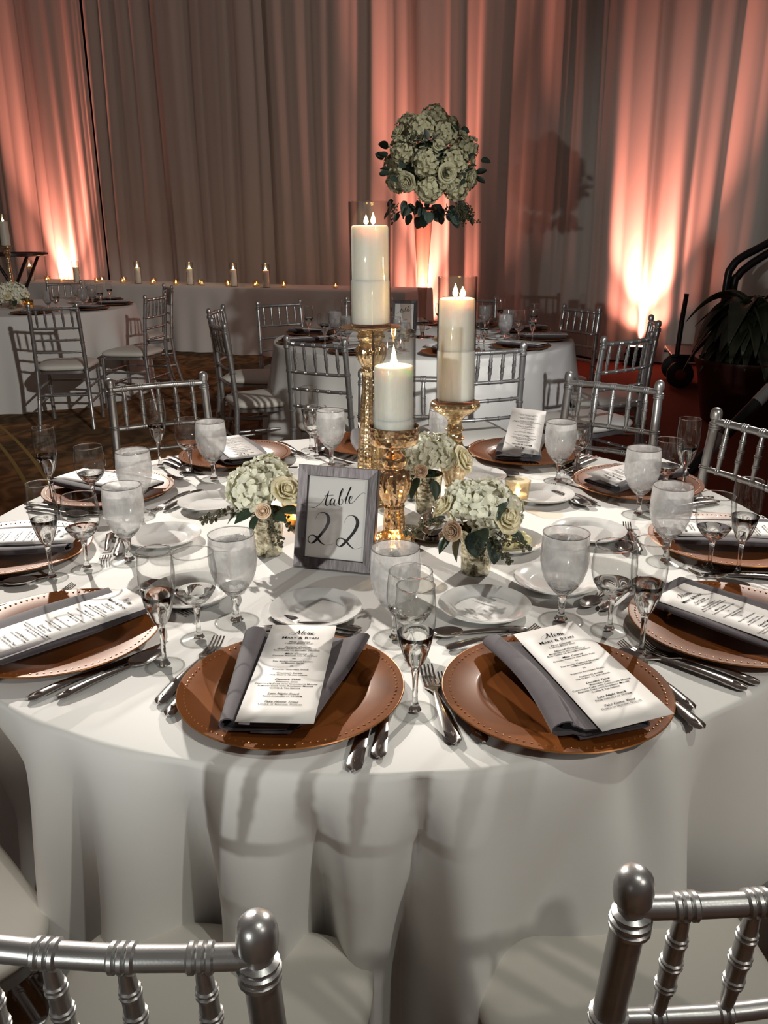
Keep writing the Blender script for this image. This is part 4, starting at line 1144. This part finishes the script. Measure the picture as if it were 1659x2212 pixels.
BSP = [('hyd', (-.018, .0, .140), (-.3, -.2, 1), .050, .2), ('hyd', (.030, .020, .140), (.5, .2, .9), .044, .1), ('rose', (-.052, -.020, .126), (-.8, -.4, .5), .028, .1), ('rose', (.070, -.010, .125), (.9, -.4, .5), .033, .6), ('blush', (-.018, -.052, .115), (-.2, -1, .3), .017, .4),
       ('leaf', (-.022, -.030, .095), (-.5, -.6, -.7), .058, .2), ('leaf', (-.042, -.01, .10), (-.8, -.2, -.5), .050, .5), ('leaf', (.010, -.036, .09), (.2, -.6, -.7), .050, -.2), ('sprig', (-.042, -.010, .105), (-.9, -.3, -.2), .065, 1.), ('sprig', (-.03, -.032, .105), (-.6, -.7, -.4), .06, 2.)]
bouquet(.105, 1.945, TH + .0004, 'low cream bouquet partly hidden behind the middle candlestick', 'silver mercury glass cup under the bouquet behind the candlesticks', BSP, 0.0)

# butter plate, shaker
o = part('butter_plate', cached('bread_plate', bread_mb, MT['china']), None, (.262, 1.705, TH + .0004)); tag(o, 'small white plate holding pale yellow butter balls behind the flowers', 'plate')
ORD = ['first', 'second', 'third', 'fourth', 'fifth', 'sixth', 'seventh', 'eighth', 'ninth', 'tenth', 'eleventh', 'twelfth', 'thirteenth', 'fourteenth', 'fifteenth', 'sixteenth', 'seventeenth', 'eighteenth', 'nineteenth', 'twentieth', 'twenty-first', 'twenty-second']
def butter_mb():
    mb = MB().ball((0, 0, .0115), (.0125, .0125, .0115), 14, 9)
    return mb
for k, (dx, dy, dz, lab) in enumerate(((.012, .030, 0, 'rearmost butter ball'), (.034, .016, 0, 'butter ball next to the rearmost one'), (.040, -.010, 0, 'butter ball at the outer side'), (.022, -.026, 0, 'butter ball nearest the plate front'), (-.002, -.036, 0, 'butter ball by the seed sprig'), (.010, .000, .003, 'butter ball in the middle of the plate'))):
    o = part('butter_ball', cached('butter_ball', butter_mb, MT['butter']), None, (.262 + dx, 1.705 + dy, TH + .0062 + max(0, 0)), (0, 0, k)); tag(o, 'pale yellow ' + lab + ' on the small white plate', 'butter', 'butter balls on the small white plate')
t = thing('salt_shaker', 'clear glass salt shaker standing between the short candlestick and rear bouquet', 'shaker', (.068, 2.045, TH + .0004))
part('body', MB().lathe([(0, 0), (.018, 0), (.020, .004), (.018, .03), (.0155, .055), (.0145, .060), (.013, .055), (.015, .03), (.016, .006), (0, .006)], 12).mesh('shaker_body', MT['clear_sh'], 20), t)
part('salt', MB().lathe([(0, .0065), (.0145, .0065), (.0135, .032), (0, .032)], 12).mesh('salt', MT['salt']), t)
part('lid', MB().lathe([(.0150, .058), (.0160, .062), (.0150, .072), (.008, .077), (0, .078)], 16).mesh('shaker_lid', MT['steel']), t)
t = thing('sugar_bowl', 'small silver lidded sugar bowl on a saucer beside the short candlestick', 'sugar bowl', (.105, 1.762, TH + .0004))
part('bowl', MB().lathe([(0, .010), (.016, .010), (.026, .020), (.030, .034), (.027, .046), (.022, .050), (0, .050)], 24).mesh('sugar_body', MT['steel']), t)
part('lid', MB().lathe([(.0235, .050), (.020, .057), (.006, .062), (.004, .066), (.006, .070), (0, .073)], 24).mesh('sugar_lid', MT['steel']), t)
part('saucer', MB().lathe([(0, .002), (.03, 0), (.045, .006), (.048, .009), (.045, .0085), (.03, .004), (.012, .010), (0, .010)], 32).mesh('sugar_saucer', MT['steel']), t)

# ------------------------------------------------------------------ table number frames
def frame_parts(t, wd, ht, bw):
    """picture frame in its own plane: x across, y up, z out of the face"""
    w2, h2 = wd / 2, ht / 2
    for (a, b) in (('l', 0), ('b', 1), ('r', 2), ('t', 3)):
        O = [(-w2, -h2), (w2, -h2), (w2, h2), (-w2, h2)]; I = [(-w2 + bw, -h2 + bw), (w2 - bw, -h2 + bw), (w2 - bw, h2 - bw), (-w2 + bw, h2 - bw)]
        k0, k1 = {'b': (0, 1), 'r': (1, 2), 't': (2, 3), 'l': (3, 0)}[a]
        o0, o1, i0, i1 = O[k0], O[k1], I[k0], I[k1]
        L = lambda p, q, f: (p[0] + (q[0] - p[0]) * f, p[1] + (q[1] - p[1]) * f)
        sec = [(0, 0), (0, .012), (.06, .0145), (.94, .0125), (1, .010), (1, 0)]
        vs = [(*L(o0, i0, f), z) for f, z in sec] + [(*L(o1, i1, f), z) for f, z in sec]
        n = len(sec); fs = [(k, n + k, n + (k + 1) % n, (k + 1) % n)for k in range(n)] + [tuple(range(n)), tuple(range(n, 2 * n))[::-1]]
        part('frame_side', MB().add(vs, fs).mesh('frame_side', MT['frame'], 25), t)
    part('backing', MB().box((0, 0, .003), (wd - .012, ht - .012, .004)).mesh('frame_backing', MT['black']), t)
    part('printed_sheet', MB().box((0, 0, .0056), (wd - 2 * bw + .004, ht - 2 * bw + .004, .0008)).mesh('printed_sheet', MT['paper']), t)
    part('glass_pane', MB().box((0, 0, .0082), (wd - 2 * bw + .004, ht - 2 * bw + .004, .0012)).mesh('frame_pane', thin_glass('frame_pane_glass', (.99, .99, .99, 1), .12, dark=.1)), t)
FW, FH, FB = .167, .206, .0215
tl = Vector((-.181, 1.603, TH)); br = Vector((-.021, 1.556, TH))
fx = (br - tl).normalized(); lean = R(15)
fn_ = Vector((fx.y, -fx.x, 0))                 # faces the camera
fy = (Vector((0, 0, 1)) * math.cos(lean) - fn_ * math.sin(lean)).normalized(); fz = fx.cross(fy).normalized()
t = thing('table_number_frame', 'brushed pewter picture frame with the printed sheet table 22', 'picture frame', (0, 0, 0))
mm = Matrix((fx, fy, fz)).transposed().to_4x4(); mm.translation = (tl + br) / 2 + fy * (FH / 2) + Vector((0, 0, .0010))
t.matrix_world = mm
frame_parts(t, FW, FH, FB)
part('easel_leg', MB().slab(lambda u, v: ((u - .5) * .05, .02 - .118 * v, -.001 - .060 * v), 2, 8, .003).mesh('easel_leg', MT['black']), t)
iw, ih = FW - 2 * FB, FH - 2 * FB
Q = [(680, 385), (1040, 405), (640, 912), (1000, 940)]
def q2(px, py):
    v = (py - 395) / 530.; 
    for _ in range(4):
        xl = Q[0][0] + (Q[2][0] - Q[0][0]) * v; xr = Q[1][0] + (Q[3][0] - Q[1][0]) * v
        u = (px - xl) / (xr - xl)
        yt = Q[0][1] + (Q[1][1] - Q[0][1]) * u; yb = Q[2][1] + (Q[3][1] - Q[2][1]) * u
        v = (py - yt) / (yb - yt)
    return ((u - .5) * iw, (.5 - v) * ih)
TWO = [(712, 670), (728, 636), (752, 622), (782, 634), (794, 672), (776, 722), (742, 770), (706, 812), (682, 826), (666, 814), (668, 786), (690, 772), (716, 786), (745, 822), (778, 836), (820, 826)]
TWO2 = [(888, 690), (902, 656), (926, 638), (956, 648), (970, 686), (952, 736), (918, 784), (880, 828), (858, 842), (840, 830), (842, 802), (862, 788), (890, 800), (922, 838), (952, 856), (996, 842)]
TAB = [[(686, 594), (710, 592), (745, 566), (778, 520), (800, 482)], [(800, 482), (784, 530), (776, 566), (786, 580), (802, 566)], [(768, 514), (800, 512), (830, 508)],
       [(834, 540), (820, 530), (806, 552), (808, 574), (824, 562), (836, 536)], [(836, 536), (828, 566), (836, 576), (850, 556)], [(850, 556), (872, 510), (886, 474), (880, 470), (866, 510), (858, 562), (868, 572), (882, 556), (880, 534), (870, 540)],
       [(880, 556), (908, 510), (934, 462), (932, 456), (914, 500), (898, 552), (906, 564)], [(906, 564), (930, 540), (940, 520), (930, 514), (920, 540), (926, 560), (946, 552), (980, 510), (1006, 490), (1024, 496)]]
mb = MB()
stroke(mb, [q2(*p) for p in TWO], .0072, n=60, lo=.2); stroke(mb, [q2(*p) for p in TWO2], .0072, n=60, lo=.2)
for s_ in TAB: stroke(mb, [q2(*p) for p in s_], .0030, n=26, lo=.32)
part('printed_number', fix_flat(mb).mesh('printed_number', MT['ink'], None), t, (0, 0, .0064))
# second table's frame
t = thing('table_number_frame', 'small grey picture frame on the second table, right of the tall pillar candle', 'picture frame', (0, 0, 0))
fx2 = Vector((.98, -.2, 0)).normalized(); fn2 = Vector((fx2.y, -fx2.x, 0)); fy2 = (Vector((0, 0, 1)) * math.cos(lean) - fn2 * math.sin(lean)).normalized()
mm = Matrix((fx2, fy2, fx2.cross(fy2))).transposed().to_4x4(); mm.translation = Vector((.135, 5.60, TH + .0012)) + fy2 * (FH / 2)
t.matrix_world = mm
frame_parts(t, FW, FH, FB)
part('easel_leg', MB().slab(lambda u, v: ((u - .5) * .05, .02 - .118 * v, -.001 - .060 * v), 2, 8, .003).mesh('easel_leg', MT['black']), t)
mb = MB()
for s_ in TAB: stroke(mb, [q2(*p) for p in s_], .0034, n=20, lo=.4)
part('printed_number', fix_flat(mb).mesh('printed_word', MT['ink'], None), t, (0, 0, .0064))

# ------------------------------------------------------------------ second and third table settings
def far_setting(c0, ang, r, where, grp, nk, glasses=True, menu=True, bp=True):
    th = R(ang); c = (c0[0] + r * math.sin(th), c0[1] - r * math.cos(th))
    gl = [loc_w(c, th, .20, .065), loc_w(c, th, .197, .158), loc_w(c, th, .140, .215)] if glasses else []
    setting(c, th, ang + random.uniform(-6, 6), nk, where, 2, gl, loc_w(c, th, 0, .275) if bp else None, None, False, menu, grp=grp)
def grp_of(s): return dict(charger='charger plates on the ' + s, napkin='grey napkins on the ' + s, menu='menu cards on the ' + s, bread='bread plates on the ' + s,
                           flute='champagne flutes on the ' + s, wine='wine glasses on the ' + s, water='water goblets on the ' + s)
gs = grp_of('second table')
for (a, wh, nk) in ((9.4, 'at the second table, place below its flower ball', 2), (46.5, 'at the second table, near right place with thick napkin', 2), (79, 'at the second table, rightmost place', 2), (113, 'at the second table, far right place by the drapes', 2), (147, 'at the second table, behind right of stand', 2),
                (180, 'at the second table, straight behind stand', 2), (-146, 'at the second table, place left of its frame', 2), (-107, 'at the second table, leftmost place with white menu', 2), (-72, 'at the second table, near left place', 2), (-31, 'at the second table, near place behind the tall candlestick', 2)):
    far_setting(T2, a, .735, wh, gs, nk)
gs = grp_of('leftmost table')
for (a, wh, nk) in ((23, 'at the leftmost table behind the pinkish chair', 2), (62, 'at the leftmost table, right hand near place', 2), (98, 'at the leftmost table, right hand far place', 2), (135, 'at the leftmost table, far place by the long cloth', 2)):
    far_setting(LT, a, .735, wh, gs, nk)

# ------------------------------------------------------------------ tall flower ball on the second table
bx, by = .245, 5.35
t = thing('flower_stand', 'tall slim glass trumpet vase carrying the big flower ball', 'vase', (bx, by, TH + .0004))
part('trumpet', MB().lathe(dense([(.010, .014), (.016, .05), (.021, .12), (.026, .22), (.032, .34), (.040, .48), (.050, .62), (.058, .745)], 40), 32).mesh('trumpet', thin_glass('smoked_thin_glass', (.78, .68, .62, 1), .35, dark=1.0)), t)
part('foot', MB().lathe([(0, 0), (.075, 0), (.076, .005), (.06, .009), (.02, .012), (.011, .016), (.012, .03), (0, .034)], 32).mesh('stand_foot', MT['glass']), t)
part('collar', MB().lathe([(.050, .742), (.075, .744), (.080, .752), (.075, .760), (.050, .758)], 32).mesh('collar', MT['dwood']), t)
Bc = Vector((.285, 5.35, 1.735))
t = thing('flower_ball', 'big round ball of cream hydrangeas and roses with trailing eucalyptus', 'flowers', Bc)
part('foam_core', MB().ball((0, 0, 0), .155, 16, 12).mesh('foam_core', MT['leaf']), t)
rb = random.Random(11)
BH = [(-.06, -.16, .20, .074), (.07, -.14, .17, .074), (-.16, -.12, .09, .074), (-.03, -.22, .02, .078), (.13, -.18, .02, .074), (-.02, -.21, -.12, .074), (.14, -.15, -.11, .070), (-.19, -.10, -.07, .066), (.02, -.02, .26, .074), (.20, -.05, .10, .070), (-.12, .02, .22, .074), (.1, .08, .22, .070), (-.2, .06, .02, .070), (.21, .05, -.05, .070), (0, .2, .05, .09), (.12, .17, .05, .070), (-.12, .17, .08, .070), (.0, .17, -.1, .070)]
for k, (x, y, z, s) in enumerate(BH):
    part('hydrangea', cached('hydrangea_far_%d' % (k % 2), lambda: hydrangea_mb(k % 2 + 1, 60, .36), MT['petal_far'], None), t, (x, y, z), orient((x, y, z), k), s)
for k, (x, y, z, s) in enumerate(((-.13, -.20, -.075, .052), (.075, -.235, -.035, .052), (-.09, -.19, .145, .044), (.20, -.14, -.055, .052), (-.18, -.13, .17, .042), (.03, -.24, .10, .030), (.10, -.22, -.10, .026), (.06, -.24, -.10, .022), (-.03, -.20, .20, .024), (.22, -.09, .03, .034), (.17, -.13, .15, .036))):
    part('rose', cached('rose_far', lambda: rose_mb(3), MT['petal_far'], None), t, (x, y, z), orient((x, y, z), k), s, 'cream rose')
for k in range(84):
    if k < 44:
        a = rb.uniform(0, 2 * PI); zz = -.17 - rb.uniform(0, .10); r = rb.uniform(.10, .25); d = (math.cos(a), math.sin(a), -rb.uniform(.4, 1.6))
    else:
        a = rb.uniform(PI, 2 * PI) if k < 74 else rb.uniform(0, PI); zz = rb.uniform(-.1, .2); r = .20 + .06 * rb.random(); d = (math.cos(a), math.sin(a), rb.uniform(-.3, .5))
        r = math.sqrt(max(.03, .27 ** 2 - zz * zz)) * rb.uniform(1.0, 1.13)
    part('leaf', cached('euc_leaf', lambda: leaf_mb(1, .85, .15, True), MT['euc'], None), t, (r * math.cos(a), r * math.sin(a), zz), orient_y(d, rb.uniform(-1.2, 1.2)), rb.uniform(.052, .084) if k < 44 else rb.uniform(.045, .066))
for k in range(14):
    a = k * .9; part('dusty_leaf', cached('dusty_leaf', lambda: leaf_mb(1, .4, .2), MT['dusty'], None), t, (-.02 + .025 * math.cos(a), -.235, .105 + .025 * math.sin(a)), orient_y((math.cos(a), -.5, math.sin(a)), 0), .075, 'silvery leaf')
for k in range(11):
    a = rb.uniform(0, 2 * PI); r = rb.uniform(.14, .22)
    part('berry_sprig', cached('sprig_far', lambda: sprig_mb(4, 18), MT['berry'], None), t, (r * math.cos(a), r * math.sin(a), -.19), orient_y((.5 * math.cos(a), .5 * math.sin(a), -1), k), rb.uniform(.10, .16))
votive(.13, 5.16, TH + .0004, 'gold votive glowing on the second table beside the middle candle', 'votives on the second table', MT['votive'], 1.1, .05)
votive(.36, 5.20, TH + .0004, 'small clear votive on the second table under the flower stand', 'votives on the second table', MT['amber'], 1.0)

# leftmost table centrepiece
STK = cached('stick_tallthin', lambda: MB().lathe(dense([(0, 0), (.055, 0), (.056, .008), (.040, .02), (.032, .05), (.027, .14), (.022, .26), (.018, .36), (.024, .375), (.019, .39), (.017, .42), (.026, .435), (.03, .46), (.022, .48), (.035, .495), (.055, .505), (.056, .512), (0, .511)], 70), 40), MT['merc_pale'])
o = part('candlestick', STK, None, (-3.30, 7.82, TH + .0004)); tag(o, 'slim mercury glass candlestick on the leftmost table', 'candlestick')
o = part('hurricane_glass', cylinder_glass(.046, .27).mesh('hurricane_glass', MT['cyl'], 50), None, (-3.30, 7.82, TH + .5128)); tag(o, 'clear glass cylinder round the candle of the leftmost table', 'candle glass')
t = thing('pillar_candle', 'white pillar candle high on the leftmost table', 'candle', (-3.30, 7.82, TH + .5192))
part('wax', candle_mb(.040, .20).mesh('far_wax', MT['wax']), t); part('wick', MB().tube([(0, 0, .192), (0, 0, .208)], .0008, 6).mesh('wick', MT['wick']), t); part('flame', flame_mb(.035, .009).mesh('flame', MT['flame_far'], None), t, (0, 0, .199))
point('candle_glow', (-3.30, 7.82, TH + .5192 + .22), .3, (1, .6, .28))
FSP = [('hyd', (-.05, -.02, .13), (-.4, -.3, 1), .085, .1), ('hyd', (.06, -.01, .125), (.5, -.3, 1), .085, .2), ('hyd', (0, .05, .14), (0, .4, 1), .08, .3), ('rose', (.0, -.07, .11), (.1, -.9, .4), .035, 0),
       ('leaf', (.09, -.05, .09), (.9, -.5, -.1), .08, 0), ('leaf', (-.06, -.06, .09), (-.6, -.7, -.3), .08, .4), ('leaf', (.05, -.07, .08), (.3, -.8, -.4), .08, .2), ('sprig', (.1, -.03, .09), (1, -.2, -.2), .10, 0)]
bouquet(-3.20, 7.55, TH + .0004, 'low white hydrangea bouquet on the leftmost table', 'mercury glass cup under the bouquet on the leftmost table', FSP, 0, 'low flower arrangements on the far tables')
bouquet(-3.42, 7.50, TH + .0004, 'low white bouquet cut by the edge on the leftmost table', 'mercury glass cup under the bouquet cut by the edge', FSP, 1.0, 'low flower arrangements on the far tables')
votive(-3.05, 7.52, TH + .0004, 'amber votive burning beside the flowers on the leftmost table', 'votives on the leftmost table', MT['amber'], 1.25, .05)
votive(-3.36, 7.95, TH + .0004, 'small votive at the foot of the slim candlestick on the leftmost table', 'votives on the leftmost table', MT['amber'], 1.1)

# ------------------------------------------------------------------ candles on the long table (distance along the cloth, depth)
HUR = [(-3.78, .25), (-2.96, .22), (-2.02, .28), (-1.23, .28), (-.56, .22), (-.08, .16)]
HG = 'hurricane candles on the long table'
for k, (s, d) in enumerate(HUR):
    p = lpt(s, d, TH + .0004)
    o = part('hurricane_glass', cached('far_cyl', lambda: cylinder_glass(.043, .265), MT['cyl'], 50), None, p); tag(o, '%s tall glass cylinder from the left on the long candle table' % ORD[k], 'candle glass', HG)
    t = thing('pillar_candle', '%s tall white candle from the left on the long candle table' % ORD[k], 'candle', p + Vector((0, 0, .0064)), 0, HG)
    part('wax', cached('far_pillar', lambda: candle_mb(.036, .185), MT['wax']), t)
    part('flame', cached('far_pillar_flame', lambda: flame_mb(.042, .013), MT['flame_far'], None), t, (0, 0, .182))
    point('candle_glow', p + Vector((0, 0, .225)), .5, (1, .6, .28), .01)
VOT = [(-3.95, .40), (-3.65, .42), (-3.56, .30), (-3.31, .40), (-3.24, .24), (-2.80, .50), (-2.69, .28), (-2.43, .50), (-2.27, .28), (-1.89, .42), (-1.77, .24), (-1.52, .38), (-1.37, .18), (-1.19, .42), (-1.03, .24), (-.79, .42), (-.64, .22), (-.35, .38), (-.27, .22), (-.02, .45), (.10, .24), (.72, .34)]
for k, (s, d) in enumerate(VOT):
    p = lpt(s, d, TH + .0004)
    votive(p.x, p.y, p.z, '%s small votive from the left along the candle lined table' % ORD[k], 'votives along the long table', MT['votive_clear'], 1.0, .035)

# ------------------------------------------------------------------ right hand side: plant, cart, handrail, taped bar, stage steps
px_, py_ = 2.72, 6.35
t = thing('planter', 'dark reddish brown round planter under the leafy plant', 'planter', (px_, py_, 0))
part('pot', MB().lathe([(0, 0), (.27, 0), (.29, .01), (.36, .40), (.38, .44), (.38, .47), (.35, .47), (.33, .40), (0, .39)], 40).mesh('pot', MT['pot']), t)
part('soil', MB().lathe([(0, .415), (.335, .41), (.332, .402), (0, .402)], 30).mesh('soil', MT['soil']), t)
t = thing('potted_plant', 'big dark green plant with long drooping leaves beside the black handrail', 'plant', (px_, py_, .40))
part('stem', MB().tube([(0, 0, 0), (.02, 0, .2), (.0, .02, .42)], [.03, .025, .02], 10).tube([(.1, .05, 0), (.14, .05, .3)], [.02, .016], 8).mesh('plant_stem', MT['twig']), t)
def pleaf(L, w, droop):
    def fn(u, v):
        s = math.sin(PI * v ** .85) ** .8 if 0 < v < 1 else .02
        ww = w * max(s, .05); a = .9 - droop * v
        y = L * (v * .95 - .25 * droop * v * v * .5); z = L * (.55 * v - droop * .62 * v * v)
        return ((u - .5) * ww, y, z + .35 * abs(2 * u - 1) ** 1.5 * ww)
    return MB().slab(fn, 5, 14, .003)
rp = random.Random(21)
for k in range(62):
    a = k * 2.39996; lv = k / 62
    L = .30 + .30 * math.sin(PI * min(1, lv * .8 + .2)) * rp.uniform(.8, 1.1); dr = 1.75 - 1.35 * lv + rp.uniform(-.15, .15)
    key = 'pleaf_%d' % (k % 12)
    part('leaf', cached(key, lambda: pleaf(L, .115 + .02 * (k % 3), dr), MT['plant'], None), t, (.02 * math.cos(a), .02 * math.sin(a), .12 + .32 * lv), (rp.uniform(-.15, .35) * lv, 0, a), rp.uniform(.92, 1.12))
# cart
t = thing('hand_cart', 'black steel cart with one upright post and a thick wheel by the drapes', 'cart', (2.70, 7.72, 0), R(-12))
for sx in (0, .75):
    for sy in (0, .45):
        wheel = part('wheel', cached('cart_wheel', lambda: MB().lathe([(.05, -.03), (.10, -.034), (.118, -.022), (.12, 0), (.118, .022), (.10, .034), (.05, .03)], 28), MT['rubber']), t, (sx, sy, .1215), (0, PI / 2 * 0, 0))
        wheel.rotation_euler = (PI / 2, 0, 0)
        hub = part('hub', cached('cart_hub', lambda: MB().lathe([(0, -.034), (.030, -.036), (.052, -.026), (.052, .026), (.030, .036), (0, .034)], 20), MT['hub']), wheel, label='rusty hub')
part('deck', MB().box((.375, .225, .30), (.95, .62, .03), 0, .006).box((.375, -.08, .268), (.95, .03, .035)).box((.375, .53, .268), (.95, .03, .035)).mesh('cart_deck', MT['black']), t)
for sx in (0, .75):
    part('axle', MB().tube([(sx, -.0, .1215), (sx, .45, .1215)], .012, 8).box((sx, .225, .20), (.04, .5, .13)).mesh('axle', MT['black']), t)
part('post', MB().tube([(-.05, -.06, .30), (-.038, -.06, .60), (-.02, -.06, .84)], [.022, .022, .020], 12).mesh('cart_post', MT['black']), t)
# handrail of the stage steps
t = thing('handrail', 'black bent double tube handrail rising to the right edge', 'handrail', (0, 0, 0))
def rail_tube(dx, dz, lo=.0):
    P = smooth_path([(2.84 + dx, 7.2, lo), (2.845 + dx, 7.2, .5), (2.85 + dx, 7.2, .98 + dz * .4), (2.875 + dx, 7.2, 1.08 + dz * .8), (2.94 + dx * .7, 7.2, 1.16 + dz), (3.15, 7.2, 1.285 + dz), (3.9, 7.2, 1.72 + dz), (4.3, 7.2, 1.95 + dz)], 60)
    return MB().tube(P, .032, 14)
part('upper_tube', rail_tube(-.025, .0).mesh('rail_upper', MT['black']), t)
part('lower_tube', rail_tube(.035, -.085).mesh('rail_lower', MT['black']), t)
part('crossbar', MB().tube([(2.80, 7.2, .835), (4.3, 7.2, .835)], .018, 10).mesh('rail_cross', MT['black']), t)
for k in range(3): part('baluster', cached('baluster', lambda: MB().tube([(0, 0, .0), (0, 0, .83)], .016, 8), MT['black']), t, (3.25 + .45 * k, 7.2, 0))
t = thing('stage_steps', 'black stage steps in the dark behind the plant at the right edge', 'steps', (3.62, 7.28, 0))
for k in range(3):
    part('tread', MB().box((.20 + .32 * k, .37, .19 + .19 * k), (.36, .72, .03)).mesh('tread', MT['black']), t)
    part('riser', MB().box((.05 + .32 * k, .37, .0875 + .095 * k), (.02, .72, .175 + .19 * k)).mesh('riser', MT['rubber']), t)
# black curtain wedge seen above the plant at the edge
t = thing('taped_bar', 'black sloping bar with grey tape bands behind the rightmost chair', 'bar', (0, 0, 0))
a, b = Vector((1.30, 4.05, .0)), Vector((2.55, 4.42, 1.22))
dd = (b - a)
part('tube', MB().tube([a, b], .030, 14).mesh('bar_tube', MT['black']), t)
for f in (.13, .30, .49, .66): part('tape_band', MB().tube([a + dd * (f - .028), a + dd * (f + .028)], .0312, 14).mesh('tape_band', MT['tape']), t)
part('base_plate', MB().lathe([(0, 0), (.10, 0), (.10, .012), (0, .014)], 24, (1.32, 4.06, 0)).mesh('bar_base', MT['black']), t)
part('prop_leg', MB().tube([b, b + Vector((.30, .10, -1.22))], .026, 12).mesh('bar_prop', MT['black']), t)
# folding tray stand at the far left
t = thing('tray_stand', 'dark wooden oval tray table with crossed legs at the left edge', 'table', (-4.62, 11.0, 0))
part('tray', MB().lathe([(0, 1.10), (.42, 1.10), (.46, 1.115), (.46, 1.14), (.44, 1.14), (.42, 1.12), (0, 1.118)], 48).mesh('tray', MT['dwood']), t)
for s in (-1, 1):
    for y in (-.18, .18): part('leg', MB().tube([(-.30 * s, y + s * .02, 0), (.28 * s, y + s * .02, 1.10)], .02, 8).mesh('tray_leg', MT['dwood']), t)
part('brace', MB().tube([(-.05, -.2, .57), (-.05, .2, .57)], .012, 8).mesh('tray_brace', MT['dwood']), t)
